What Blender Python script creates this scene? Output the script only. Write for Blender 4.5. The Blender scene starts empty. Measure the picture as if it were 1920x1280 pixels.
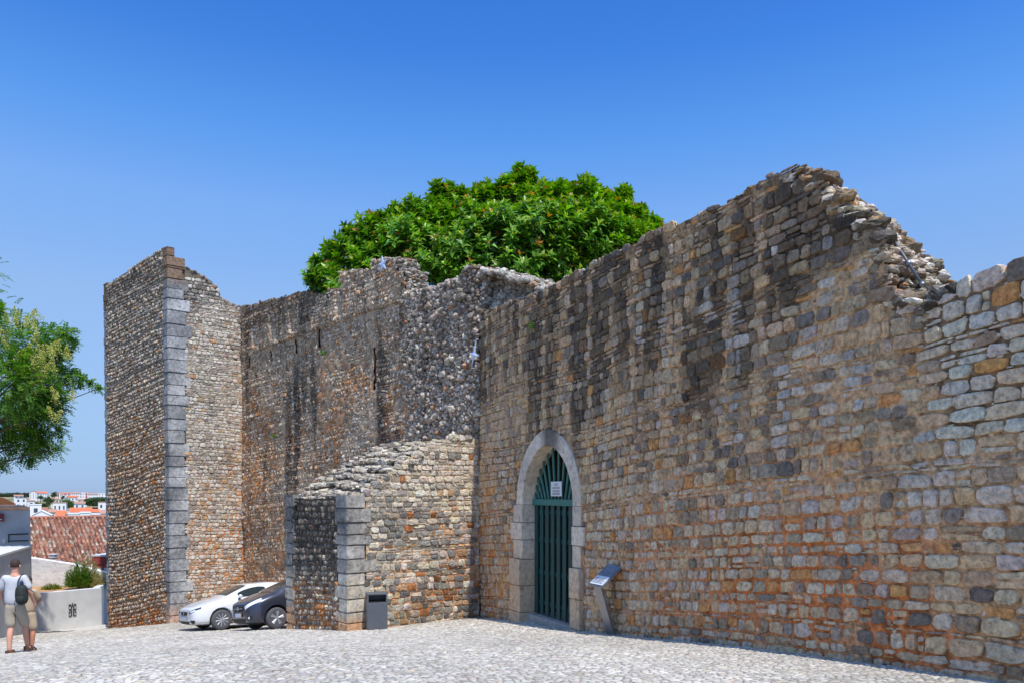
import bpy, bmesh, math, random
import numpy as np
from mathutils import Vector, Matrix
from mathutils.bvhtree import BVHTree

random.seed(7)
scene = bpy.context.scene
C = scene.collection
R_ = math.radians

# ------------------------------------------------------------------ camera, light, exposure
F = 1450.0; PITCH = R_(1.2); HOR = 925.0           # focal length in pixels of a 1920-wide frame; eye level at z = 0
PPY = HOR + F * math.tan(PITCH)
cam_d = bpy.data.cameras.new('camera'); cam = bpy.data.objects.new('camera', cam_d); C.objects.link(cam)
cam_d.sensor_width = 36.0; cam_d.lens = F / 1920 * 36.0
cam_d.shift_y = (PPY - 640) / 1920
cam_d.clip_start = 0.1; cam_d.clip_end = 9000
cam.location = (0, 0, 0); cam.rotation_euler = (R_(90) - PITCH, 0, 0)
scene.camera = cam

SUN_AZ = 149.5; SUN_EL = 64.0                           # degrees clockwise from +Y, above the horizon
world = bpy.data.worlds.new('World'); scene.world = world; world.use_nodes = True
wn = world.node_tree.nodes; wl = world.node_tree.links
bg = wn['Background']; sky = wn.new('ShaderNodeTexSky'); sky.sky_type = 'NISHITA'
sky.sun_disc = False; sky.sun_elevation = R_(SUN_EL); sky.sun_rotation = R_(SUN_AZ)
sky.altitude = 0; sky.air_density = 1.0; sky.dust_density = 0.0; sky.ozone_density = 2.0
# deeper blue at the frame top, unseen zenith brightened to lift the shade, hazier and paler towards the horizon, laid over the physical sky by elevation
wtc = wn.new('ShaderNodeTexCoord'); wsx = wn.new('ShaderNodeSeparateXYZ'); wl.new(wtc.outputs['Generated'], wsx.inputs[0])
wrm = wn.new('ShaderNodeValToRGB'); wl.new(wsx.outputs['Z'], wrm.inputs['Fac']); cr = wrm.color_ramp
SKY_T = [(0.0, (0.0574, 0.0905, 0.1958)), (0.009, (0.0635, 0.0966, 0.2018)), (0.046, (0.0887, 0.1166, 0.1905)), (0.107, (0.1392, 0.1575, 0.2027)), (0.225, (0.2236, 0.2375, 0.268)), (0.334, (0.221, 0.2836, 0.3515)), (0.408, (0.1445, 0.267, 0.388)), (0.487, (0.088, 0.215, 0.385)), (0.56, (0.07, 0.19, 0.375)), (0.66, (0.15, 0.27, 0.42)), (0.76, (0.62, 0.63, 0.64)), (1.0, (0.62, 0.63, 0.64))]
cr.elements[0].position = SKY_T[0][0]; cr.elements[0].color = (*SKY_T[0][1], 1); cr.elements[1].position = SKY_T[-1][0]; cr.elements[1].color = (*SKY_T[-1][1], 1)
for p_, c_ in SKY_T[1:-1]: e_ = cr.elements.new(p_); e_.color = (*c_, 1)
tint = wn.new('ShaderNodeMix'); tint.data_type = 'RGBA'; tint.blend_type = 'MULTIPLY'; tint.inputs[0].default_value = 1
wl.new(sky.outputs[0], tint.inputs[6]); wl.new(wrm.outputs[0], tint.inputs[7]); wl.new(tint.outputs[2], bg.inputs[0]); bg.inputs[1].default_value = 0.15 * 2   # the ramp halves it
sl = bpy.data.lights.new('sun', 'SUN'); so = bpy.data.objects.new('sun', sl); C.objects.link(so)
sl.energy = 2.4; sl.angle = R_(0.53); sl.color = (1.0, 0.95, 0.88)
sdir = Vector((math.sin(R_(SUN_AZ)) * math.cos(R_(SUN_EL)), math.cos(R_(SUN_AZ)) * math.cos(R_(SUN_EL)), math.sin(R_(SUN_EL))))
so.rotation_euler = sdir.to_track_quat('Z', 'Y').to_euler(); so.location = (0, 0, 30)
scene.view_settings.view_transform = 'Standard'; scene.view_settings.look = 'None'
scene.view_settings.gamma = 1; scene.view_settings.use_curve_mapping = False
scene.view_settings.exposure = 1.0
scene.render.engine = 'CYCLES'

# ------------------------------------------------------------------ helpers
def at(x, y, Y):
    """the world point at depth Y that a sight line of the survey photo (x, y) meets"""
    dx = (x - 960) / F; dy = (PPY - y) / F
    fy = math.cos(PITCH) + dy * math.sin(PITCH); fz = -math.sin(PITCH) + dy * math.cos(PITCH)
    return Vector((dx / fy * Y, Y, fz / fy * Y))

def lin(c):
    c = np.asarray(c, float) / 255.0
    return np.where(c <= 0.04045, c / 12.92, ((c + 0.055) / 1.055) ** 2.4)

def hsh(ix, iy, seed):
    n = (ix.astype(np.int64) * 374761393 + iy.astype(np.int64) * 668265263 + seed * 974634777) & 0xffffffff
    n = ((n ^ (n >> 13)) * 1274126177) & 0xffffffff
    return ((n ^ (n >> 16)) & 0xffff) / 65535.0

def bst(L): return np.stack(np.broadcast_arrays(*L), -1)

def vn(x, y, seed=0):
    x = np.asarray(x, float); y = np.asarray(y, float)
    ix = np.floor(x); iy = np.floor(y); fx = x - ix; fy = y - iy
    fx = fx * fx * (3 - 2 * fx); fy = fy * fy * (3 - 2 * fy)
    a = hsh(ix, iy, seed); b = hsh(ix + 1, iy, seed); c = hsh(ix, iy + 1, seed); d = hsh(ix + 1, iy + 1, seed)
    return (a * (1 - fx) + b * fx) * (1 - fy) + (c * (1 - fx) + d * fx) * fy

def fbm(x, y, seed=0, o=4):
    s = 0; w = 0.5; t = 0
    for i in range(o):
        s = s + w * vn(x * 2 ** i, y * 2 ** i, seed + i * 17); t += w; w *= 0.5
    return s / t

def sst(a, b, x):
    t = np.clip((np.asarray(x, float) - a) / (b - a), 0, 1); return t * t * (3 - 2 * t)

def box_w(x, a, b, s):
    return sst(a - s, a + s, x) * (1 - sst(b - s, b + s, x))

def mesh_np(name, V, faces, mat, parent=None, col=None, smooth=True, extra=None):
    """V (n,3), faces: list of int arrays (k,4) or (k,3)"""
    me = bpy.data.meshes.new(name)
    V = np.ascontiguousarray(V, dtype=np.float32)
    faces = [np.asarray(f, np.int32) for f in faces if len(f)]
    nl = sum(f.size for f in faces); npo = sum(len(f) for f in faces)
    me.vertices.add(len(V)); me.vertices.foreach_set('co', V.ravel())
    me.loops.add(nl); me.polygons.add(npo)
    me.loops.foreach_set('vertex_index', np.concatenate([f.ravel() for f in faces]))
    tot = np.concatenate([np.full(len(f), f.shape[1], np.int32) for f in faces])
    st = np.concatenate([[0], np.cumsum(tot)[:-1]]).astype(np.int32)
    me.polygons.foreach_set('loop_start', st); me.polygons.foreach_set('loop_total', tot)
    me.polygons.foreach_set('use_smooth', np.full(npo, smooth))
    me.update(calc_edges=True)
    if col is not None:
        a = me.color_attributes.new('col', 'FLOAT_COLOR', 'POINT')
        cc = np.ones((len(V), 4), np.float32); cc[:, :3] = col; a.data.foreach_set('color', cc.ravel())
    me.materials.append(mat)
    o = bpy.data.objects.new(name, me); C.objects.link(o)
    if parent: o.parent = parent
    return o

def tag(o, label=None, cat=None, group=None, kind=None):
    if label: o['label'] = label
    if cat: o['category'] = cat
    if group: o['group'] = group
    if kind: o['kind'] = kind
    return o

def empty(name, loc, label, cat, rz=0, group=None):
    o = bpy.data.objects.new(name, None); C.objects.link(o); o.location = loc; o.rotation_euler = (0, 0, rz)
    o.empty_display_size = 0.2
    return tag(o, label, cat, group)

class MB:
    """collects simple shapes into one mesh"""
    def __init__(s): s.bm = bmesh.new()
    def quad(s, pts): return s.bm.faces.new([s.bm.verts.new(p) for p in pts])
    def hexa(s, p):    # 8 points: bottom 4 ccw, top 4 ccw
        v = [s.bm.verts.new(q) for q in p]
        for f in ((3, 2, 1, 0), (4, 5, 6, 7), (0, 1, 5, 4), (1, 2, 6, 5), (2, 3, 7, 6), (3, 0, 4, 7)): s.bm.faces.new([v[i] for i in f])
    def box(s, x0, x1, y0, y1, z0, z1):
        s.hexa([(x0, y0, z0), (x1, y0, z0), (x1, y1, z0), (x0, y1, z0), (x0, y0, z1), (x1, y0, z1), (x1, y1, z1), (x0, y1, z1)])
    def prism(s, poly, z0, z1):
        a = [s.bm.verts.new((x, y, z0)) for x, y in poly]; b = [s.bm.verts.new((x, y, z1)) for x, y in poly]
        n = len(poly); s.bm.faces.new(a[::-1]); s.bm.faces.new(b)
        for i in range(n): s.bm.faces.new([a[i], a[(i + 1) % n], b[(i + 1) % n], b[i]])
    def tube(s, p0, p1, r0, r1=None, n=10):
        r1 = r0 if r1 is None else r1
        p0 = Vector(p0); p1 = Vector(p1); q = (p1 - p0).to_track_quat('Z', 'Y')
        A = []; B = []
        for i in range(n):
            a = 2 * math.pi * i / n; d = q @ Vector((math.cos(a), math.sin(a), 0))
            A.append(s.bm.verts.new(p0 + d * r0)); B.append(s.bm.verts.new(p1 + d * r1))
        s.bm.faces.new(A[::-1]); s.bm.faces.new(B)
        for i in range(n): s.bm.faces.new([A[i], A[(i + 1) % n], B[(i + 1) % n], B[i]])
    def lathe(s, prof, cx=(0, 0, 0), axis='Y', n=28):   # prof: list of (radius, along)
        rings = []
        for r, t in prof:
            ring = []
            for i in range(n):
                a = 2 * math.pi * i / n
                p = {'Y': (r * math.cos(a), t, r * math.sin(a)), 'Z': (r * math.cos(a), r * math.sin(a), t)}[axis]
                ring.append(s.bm.verts.new((p[0] + cx[0], p[1] + cx[1], p[2] + cx[2])))
            rings.append(ring)
        for a, b in zip(rings[:-1], rings[1:]):
            for i in range(n): s.bm.faces.new([a[i], a[(i + 1) % n], b[(i + 1) % n], b[i]])
        s.bm.faces.new(rings[0][::-1]); s.bm.faces.new(rings[-1])
    def build(s, name, mat, parent=None, bevel=0, smooth=False, seg=2):
        bmesh.ops.recalc_face_normals(s.bm, faces=s.bm.faces)
        if bevel: bmesh.ops.bevel(s.bm, geom=list(s.bm.edges), offset=bevel, segments=seg, affect='EDGES', profile=0.5)
        me = bpy.data.meshes.new(name); s.bm.to_mesh(me); s.bm.free()
        if smooth: me.polygons.foreach_set('use_smooth', [True] * len(me.polygons))
        me.materials.append(mat)
        o = bpy.data.objects.new(name, me); C.objects.link(o)
        if parent: o.parent = parent
        return o

# ------------------------------------------------------------------ materials
def mat_base(name):
    m = bpy.data.materials.new(name); m.use_nodes = True
    nt = m.node_tree; b = nt.nodes['Principled BSDF']; return m, nt, b

def mat_plain(name, rgb, rough=0.6, metal=0, var=0.12, scale=6, bump=0.0, bscale=40, coat=0, spec=0.5):
    m, nt, b = mat_base(name); N = nt.nodes; L = nt.links
    tc = N.new('ShaderNodeTexCoord'); n = N.new('ShaderNodeTexNoise'); n.inputs['Scale'].default_value = scale; n.inputs['Detail'].default_value = 6
    L.new(tc.outputs['Object'], n.inputs['Vector'])
    r = N.new('ShaderNodeValToRGB'); c = lin(rgb)
    r.color_ramp.elements[0].position = 0.3; r.color_ramp.elements[1].position = 0.7
    r.color_ramp.elements[0].color = (*(c * (1 - var)), 1); r.color_ramp.elements[1].color = (*np.minimum(c * (1 + var), 1), 1)
    L.new(n.outputs['Fac'], r.inputs['Fac']); L.new(r.outputs['Color'], b.inputs['Base Color'])
    b.inputs['Roughness'].default_value = rough; b.inputs['Metallic'].default_value = metal
    b.inputs['Coat Weight'].default_value = coat; b.inputs['Specular IOR Level'].default_value = spec
    if bump:
        n2 = N.new('ShaderNodeTexNoise'); n2.inputs['Scale'].default_value = bscale; n2.inputs['Detail'].default_value = 5
        L.new(tc.outputs['Object'], n2.inputs['Vector'])
        bu = N.new('ShaderNodeBump'); bu.inputs['Strength'].default_value = 1.0; bu.inputs['Distance'].default_value = bump
        L.new(n2.outputs['Fac'], bu.inputs['Height']); L.new(bu.outputs['Normal'], b.inputs['Normal'])
    return m

def mat_stone(name, fine=15, bump=0.016, speck=0.45, rough=0.92, contrast=0.62):
    """vertex colour of each stone, broken up by grain, veins and lichen specks"""
    m, nt, b = mat_base(name); N = nt.nodes; L = nt.links
    at_ = N.new('ShaderNodeAttribute'); at_.attribute_name = 'col'
    tc = N.new('ShaderNodeTexCoord')
    n1 = N.new('ShaderNodeTexNoise'); n1.inputs['Scale'].default_value = fine; n1.inputs['Detail'].default_value = 8; n1.inputs['Roughness'].default_value = 0.7
    L.new(tc.outputs['Object'], n1.inputs['Vector'])
    mr = N.new('ShaderNodeMapRange'); mr.inputs['From Min'].default_value = 0.28; mr.inputs['From Max'].default_value = 0.72
    mr.inputs['To Min'].default_value = 1 - contrast; mr.inputs['To Max'].default_value = 1 + contrast
    L.new(n1.outputs['Fac'], mr.inputs['Value'])
    mul = N.new('ShaderNodeMix'); mul.data_type = 'RGBA'; mul.blend_type = 'MULTIPLY'; mul.inputs[0].default_value = 1
    L.new(at_.outputs['Color'], mul.inputs[6]); L.new(mr.outputs[0], mul.inputs[7])
    n2 = N.new('ShaderNodeTexNoise'); n2.inputs['Scale'].default_value = 9; n2.inputs['Detail'].default_value = 7; n2.inputs['Roughness'].default_value = 0.75
    L.new(tc.outputs['Object'], n2.inputs['Vector'])
    r2 = N.new('ShaderNodeMapRange'); r2.inputs['From Min'].default_value = 0.60; r2.inputs['From Max'].default_value = 0.70; r2.inputs['To Max'].default_value = speck
    L.new(n2.outputs['Fac'], r2.inputs['Value'])
    mx = N.new('ShaderNodeMix'); mx.data_type = 'RGBA'; L.new(r2.outputs[0], mx.inputs[0]); L.new(mul.outputs[2], mx.inputs[6])
    mx.inputs[7].default_value = (*lin((186, 182, 172)), 1)
    n3 = N.new('ShaderNodeTexNoise'); n3.inputs['Scale'].default_value = 6.3; n3.inputs['Detail'].default_value = 7; n3.inputs['Roughness'].default_value = 0.7
    mp = N.new('ShaderNodeMapping'); mp.inputs['Location'].default_value = (7, 3, 1); L.new(tc.outputs['Object'], mp.inputs[0]); L.new(mp.outputs[0], n3.inputs['Vector'])
    r3 = N.new('ShaderNodeMapRange'); r3.inputs['From Min'].default_value = 0.56; r3.inputs['From Max'].default_value = 0.70; r3.inputs['To Max'].default_value = 0.6
    L.new(n3.outputs['Fac'], r3.inputs['Value'])
    mx2 = N.new('ShaderNodeMix'); mx2.data_type = 'RGBA'; L.new(r3.outputs[0], mx2.inputs[0]); L.new(mx.outputs[2], mx2.inputs[6])
    mx2.inputs[7].default_value = (*lin((66, 58, 50)), 1)
    L.new(mx2.outputs[2], b.inputs['Base Color'])
    b.inputs['Roughness'].default_value = rough; b.inputs['Specular IOR Level'].default_value = 0.25
    add = N.new('ShaderNodeMath'); add.operation = 'ADD'; L.new(n1.outputs['Fac'], add.inputs[0]); L.new(n3.outputs['Fac'], add.inputs[1])
    bu = N.new('ShaderNodeBump'); bu.inputs['Distance'].default_value = bump; bu.inputs['Strength'].default_value = 1
    L.new(add.outputs[0], bu.inputs['Height']); L.new(bu.outputs['Normal'], b.inputs['Normal'])
    return m

def mat_leaf(name, rough=0.4, trans=0.25, spec=0.5):
    m, nt, b = mat_base(name); N = nt.nodes; L = nt.links
    a = N.new('ShaderNodeAttribute'); a.attribute_name = 'col'; L.new(a.outputs['Color'], b.inputs['Base Color'])
    b.inputs['Roughness'].default_value = rough; b.inputs['Specular IOR Level'].default_value = spec
    t = N.new('ShaderNodeBsdfTranslucent'); hs = N.new('ShaderNodeHueSaturation'); hs.inputs['Saturation'].default_value = 1.15; hs.inputs['Value'].default_value = 1.7
    L.new(a.outputs['Color'], hs.inputs['Color']); L.new(hs.outputs[0], t.inputs[0])
    mx = N.new('ShaderNodeMixShader'); mx.inputs[0].default_value = trans
    L.new(b.outputs[0], mx.inputs[1]); L.new(t.outputs[0], mx.inputs[2]); L.new(mx.outputs[0], N['Material Output'].inputs[0])
    return m

def mat_glass(name, rgb=(20, 26, 28)):
    m, nt, b = mat_base(name); b.inputs['Base Color'].default_value = (*lin(rgb), 1); b.inputs['Roughness'].default_value = 0.04
    b.inputs['IOR'].default_value = 1.5; b.inputs['Specular IOR Level'].default_value = 0.5
    return m

M_stone = mat_stone('old_masonry')
M_rubble = mat_stone('rubble_core', fine=18, bump=0.02, contrast=0.6, speck=0.5)
M_quoin = mat_stone('dressed_limestone', fine=9, bump=0.016, contrast=0.6, speck=0.7)
M_arch = mat_stone('arch_limestone', fine=10, bump=0.008, contrast=0.32, speck=0.25)
M_paving = mat_stone('limestone_setts', fine=30, bump=0.006, contrast=0.22, speck=0.2, rough=0.75)
M_dark = mat_plain('passage_stone', (92, 80, 66), 0.95, var=0.4, scale=5, bump=0.03, bscale=12)
M_bark = mat_plain('bark', (84, 70, 56), 0.9, var=0.3, bump=0.01)
M_leaf = mat_leaf('glossy_leaf', 0.36, 0.24, 0.4)
M_leaf2 = mat_leaf('soft_leaf', 0.5, 0.3, 0.3)

# ------------------------------------------------------------------ ground height (thin plate through surveyed spots)
GS = np.array([(0, 0, -1.70), (5.0, 7.57, -1.86), (4.25, 8.76, -1.99), (3.45, 10.45, -2.14), (2.3, 13.06, -2.46), (1.25, 15.5, -2.76), (-0.85, 20.43, -3.24),
    (7.6, 1.5, -1.72), (-9.4, 14.65, -3.02), (-3.8, 17.86, -3.19), (-5.92, 20.3, -3.56), (-9.14, 24.2, -4.28), (-6.81, 22.3, -3.92),
    (-13.5, 30.5, -5.12), (-11.3, 32.4, -5.2), (-18.7, 35.7, -6.50), (-21.5, 35.0, -6.2), (-15.6, 23.6, -4.42), (-17.3, 27.8, -5.05), (-20.3, 37.6, -6.35), (-3.5, 12, -2.35), (-2, 7, -1.78),
    (-14, 8, -2.5), (-20, 16, -3.6), (12, -4, -1.5), (-10, -3, -1.8), (0, -12, -1.5), (8, 25, -3.3), (-6.5, 9, -2.15), (-25, 30, -5.2), (-28, 42, -7.2), (-5, 35, -5.4)])
def _phi(r2): return np.where(r2 > 1e-12, 0.5 * r2 * np.log(np.maximum(r2, 1e-12)), 0)
_n = len(GS); _K = _phi(((GS[:, None, :2] - GS[None, :, :2]) ** 2).sum(-1)) + np.eye(_n) * 2.0
_P = np.c_[np.ones(_n), GS[:, :2]]; _A = np.block([[_K, _P], [_P.T, np.zeros((3, 3))]])
_w = np.linalg.solve(_A, np.r_[GS[:, 2], 0, 0, 0])
def g(x, y):
    x = np.asarray(x, float); y = np.asarray(y, float); sh = np.broadcast(x, y).shape
    xx = np.broadcast_to(x, sh).ravel(); yy = np.broadcast_to(y, sh).ravel(); r = np.zeros(xx.size)
    for i in range(_n): r += _w[i] * _phi((xx - GS[i, 0]) ** 2 + (yy - GS[i, 1]) ** 2)
    return (r + _w[_n] + _w[_n + 1] * xx + _w[_n + 2] * yy).reshape(sh)

# ------------------------------------------------------------------ stone wall machinery
class Frame:
    def __init__(s, o, t, n):
        s.o = np.array(o, float); s.t = np.array(t, float) / np.hypot(*t); s.n = np.array(n, float) / np.hypot(*n)
        s.flip = (s.t[0] * s.n[1] - s.t[1] * s.n[0]) > 0       # sign so that faces look along n
    def map(s, P):                                              # P (...,3) = u, z, d
        xy = s.o + P[..., 0:1] * s.t + P[..., 2:3] * s.n
        return np.concatenate([xy, P[..., 1:2]], -1)
    def xy(s, u, d=0): return s.o + s.t * u + s.n * d
    def p(s, u, z, d=0): q = s.xy(u, d); return (q[0], q[1], z)
    def ground(s, u, d=0):
        u = np.asarray(u, float); return g(s.o[0] + s.t[0] * u + s.n[0] * d, s.o[1] + s.t[1] * u + s.n[1] * d)

def layout(u0, u1, zb, zt, hr, wr, rng, wsc=lambda u: 1.0, thin=0.22):
    """coursed rubble: a list of cells (u, z, half width, half height, slope)"""
    Hm = float(np.mean(zt(np.array([u0, u1])) - zb(np.array([u0, u1]))))
    rows = []; s = 0
    while s < Hm:
        h = rng.uniform(0.055, 0.085) if rng.random() < thin else rng.uniform(*hr); rows.append((s, h)); s += h
    out = []
    ug = np.linspace(u0 - 1, u1 + 1, 120); zbg = zb(ug); ztg = zt(ug) + 0 * ug
    wob = vn(ug[None] * 0.55, np.arange(0, Hm + .4, .05)[:, None] * 1.3, 5)
    def Z(u, q):
        b_ = np.interp(u, ug, zbg); t_ = np.interp(u, ug, ztg)
        return b_ + (t_ - b_) * q / Hm + 0.11 * (np.interp(u, ug, wob[min(int(q / .05), len(wob) - 1)]) - 0.5)
    for s, h in rows:
        u = u0 - rng.uniform(0, 0.2)
        while u < u1:
            if h < 0.09: w = rng.uniform(0.12, 0.38)
            else: w = rng.uniform(*wr) * wsc(u) * (0.75 if rng.random() < 0.2 else 1)
            uc = u + w / 2; z0 = float(Z(uc, s)); z1 = float(Z(uc, s + h)); sp = float(Z(uc + .2, s + h / 2) - Z(uc - .2, s + h / 2)) / .4
            z0 += rng.uniform(-.008, .008)
            r = rng.random()
            if h > 0.12 and r < 0.12:
                zm = z0 + (z1 - z0) * rng.uniform(.35, .65)
                out.append((uc, (z0 + zm) / 2, w / 2, (zm - z0) / 2, sp)); out.append((uc, (zm + z1) / 2, w / 2, (z1 - zm) / 2, sp))
            elif h > 0.12 and r < 0.2 and w > .2:
                um = u + w * rng.uniform(.6, .75)
                out.append(((u + um) / 2, (z0 + z1) / 2, (um - u) / 2, (z1 - z0) / 2, sp))
                zm = z0 + (z1 - z0) * .5
                out.append(((um + u + w) / 2, (z0 + zm) / 2, (u + w - um) / 2, (zm - z0) / 2, sp)); out.append(((um + u + w) / 2, (zm + z1) / 2, (u + w - um) / 2, (z1 - zm) / 2, sp))
            else: out.append((uc, (z0 + z1) / 2, w / 2, (z1 - z0) / 2, sp))
            u += w
    return np.array(out)

def stones(cells, rng, gap=0.012, relief=(0.01, 0.03), N=12, rings=((1.0, -0.6), (0.97, 0.35), (0.86, 0.85), (0.5, 1.0)), power=(2.6, 7), jit=0.06, tilt=0.35, rot=0.05, shape=0.14):
    S = len(cells); cu, cz, a, b, sp = cells.T
    gap = gap(cu, cz) if callable(gap) else gap
    a = np.maximum(a - gap * rng.uniform(.5, 1.6, S), .01); b = np.maximum(b - gap * rng.uniform(.5, 1.6, S), .008)
    h = rng.uniform(*relief, S) * np.clip(b / .06, .5, 1.3)
    th = (np.arange(N) + 0.5) / N * 2 * np.pi; th = th[None] + rng.uniform(-.12, .12, (S, N))
    p = rng.uniform(*power, S)[:, None]
    r = (np.abs(np.cos(th)) ** p + np.abs(np.sin(th)) ** p) ** (-1 / p) * (1 + rng.uniform(-jit, jit, (S, N)))
    X = r * np.cos(th); Y = r * np.sin(th)
    k1, k2 = rng.uniform(-shape, shape, (2, S, 1)); X, Y = X * (1 + k1 * Y), Y * (1 + k2 * X)
    tx = rng.uniform(-tilt, tilt, S)[:, None]; ty = rng.uniform(-tilt, tilt, S)[:, None]
    sp = (sp + rng.uniform(-rot, rot, S))[:, None]
    out = []
    for f, lv in rings:
        x = X * f * a[:, None]; y = Y * f * b[:, None]
        d = h[:, None] * (lv + (tx * X * f + ty * Y * f if lv > 0 else 0) + (rng.uniform(-.18, .18, (S, N)) if lv > 0 else 0))
        out.append(bst([cu[:, None] + x, cz[:, None] + y + sp * x, d]))
    cen = np.stack([cu, cz, h * 1.03], -1)[:, None]
    V = np.concatenate(out + [cen], 1)                       # S, R*N+1, 3
    n1 = len(rings) * N + 1; Q = []; T = []
    i = np.arange(N); j = (i + 1) % N
    for k in range(len(rings) - 1): Q.append(np.stack([k * N + i, k * N + j, (k + 1) * N + j, (k + 1) * N + i], -1))
    Q = np.concatenate(Q); k = (len(rings) - 1) * N; T = np.stack([k + i, k + j, np.full(N, n1 - 1)], -1)
    off = (np.arange(S) * n1)[:, None, None]
    return V, (off + Q).reshape(-1, 4), (off + T).reshape(-1, 3)

def sheet(u0, u1, z0, z1, st, keep, rough, seed=3):
    nu = int((u1 - u0) / st) + 1; nz = int((z1 - z0) / st) + 1
    U, Zz = np.meshgrid(np.linspace(u0, u1, nu), np.linspace(z0, z1, nz))
    D = (fbm(U * 7, Zz * 7, seed) - .5) * 2 * rough + (fbm(U * 1.1, Zz * 1.1, seed + 9) - .5) * rough
    V = np.stack([U, Zz, D], -1).reshape(-1, 3)
    idx = np.arange(nu * nz).reshape(nz, nu)
    Q = np.stack([idx[:-1, :-1], idx[:-1, 1:], idx[1:, 1:], idx[1:, :-1]], -1).reshape(-1, 4)
    c = V[Q].mean(1); Q = Q[keep(c[:, 0], c[:, 1])]
    return V, Q

def wall_face(name, fr, parent, u0, u1, zb, ztl, top, cellpar, colf, morf, excl=None, st=0.07, rough=0.012, seed=1, mat=None, warp=None, galets=0, gain=(1, 1, 1), **sk):
    """one mesh: the mortar bed plus every stone laid in it.  zb/ztl shape the courses, top(u) is the ragged crest"""
    rng = np.random.default_rng(seed)
    cells = layout(u0, u1, zb, ztl, cellpar['h'], cellpar['w'], rng, cellpar.get('wsc', lambda u: 1.0), cellpar.get('thin', .22))
    if galets:      # pinnings: chips and slivers pushed into the joints at the stones' edges
        k = rng.integers(len(cells), size=galets); e = rng.integers(4, size=galets); t = rng.uniform(-1, 1, galets); C_ = cells[k]
        gu = C_[:, 0] + np.where(e < 2, np.sign(e - .5) * C_[:, 2], t * C_[:, 2]); gz = C_[:, 1] + np.where(e < 2, t * C_[:, 3], np.sign(e - 2.5) * C_[:, 3])
        cells = np.concatenate([cells, np.stack([gu, gz, rng.uniform(.02, .05, galets), rng.uniform(.012, .026, galets), C_[:, 4]], 1)])
    ok = cells[:, 1] + cells[:, 3] * .3 < top(cells[:, 0])
    ok &= cells[:, 1] > fr.ground(cells[:, 0]) - .25
    ok &= (cells[:, 0] > u0) & (cells[:, 0] < u1)
    if excl is not None: ok &= ~excl(cells[:, 0], cells[:, 1], cells[:, 2], cells[:, 3])
    cells = cells[ok]
    V, Q, T = stones(cells, rng, **sk)
    n1 = V.shape[1]
    base = colf(cells[:, 0], cells[:, 1], rng)
    cv = np.repeat(base[:, None], n1, 1)
    Vf = V.reshape(-1, 3).copy(); cf = cv.reshape(-1, 3)
    ztop = float(np.max(top(np.linspace(u0, u1, 200)))); zmin = float(np.min(fr.ground(np.linspace(u0, u1, 30)))) - .3
    kp = lambda u, z: (z < top(u) - .04) & ((~excl(u, z, 0 * u + .02, 0 * u + .02)) if excl is not None else True)
    SV, SQ = sheet(u0, u1, zmin, ztop, st, kp, rough)
    mc = morf(SV[:, 0], SV[:, 1], rng)
    if warp is not None:
        Vf[:, 2] += warp(Vf[:, 0], Vf[:, 1]); SV[:, 2] += warp(SV[:, 0], SV[:, 1])
    off = len(SV); Va = np.concatenate([SV, Vf]); Qa = np.concatenate([SQ, Q + off]); Ta = T + off
    ca = np.concatenate([mc, cf]) * np.array(gain); ca *= np.minimum(1, .64 / ca.max(1, keepdims=True))
    P = fr.map(Va)
    if fr.flip: Qa = Qa[:, ::-1]; Ta = Ta[:, ::-1]
    Qa = Qa[:, ::-1]; Ta = Ta[:, ::-1]
    o = mesh_np(name, P, [Qa, Ta], mat or M_stone, parent, ca)
    ns = len(SQ); fl = np.zeros(len(o.data.polygons), bool); fl[:ns] = True; o.data.polygons.foreach_set('use_smooth', fl)   # broken faces on the stones, soft mortar
    return o

def slab(name, fr, us, zbot, ztop, d0, d1, mat, parent, col=(96, 86, 76)):
    us = np.asarray(us, float); n = len(us); a = zbot(us); b = ztop(us)
    V = []
    for d in (d0, d1):
        for zz in (a, b): V.append(np.stack([us, zz, np.full(n, d)], -1))
    V = np.concatenate(V); Q = []
    for i in range(n - 1):
        f0, f1, b0, b1 = i, n + i, 2 * n + i, 3 * n + i
        Q += [(f0, f0 + 1, f1 + 1, f1), (b0 + 1, b0, b1, b1 + 1), (f1, f1 + 1, b1 + 1, b1), (b0, b0 + 1, f0 + 1, f0)]
    Q += [(0, n, 3 * n, 2 * n), (n - 1, 3 * n - 1, 4 * n - 1, 2 * n - 1)]
    o = mesh_np(name, fr.map(V), [np.array(Q)], mat, parent, np.tile(lin(col), (len(V), 1)), smooth=False)
    bm = bmesh.new(); bm.from_mesh(o.data); bmesh.ops.recalc_face_normals(bm, faces=bm.faces); bm.to_mesh(o.data); bm.free()
    return o

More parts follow.
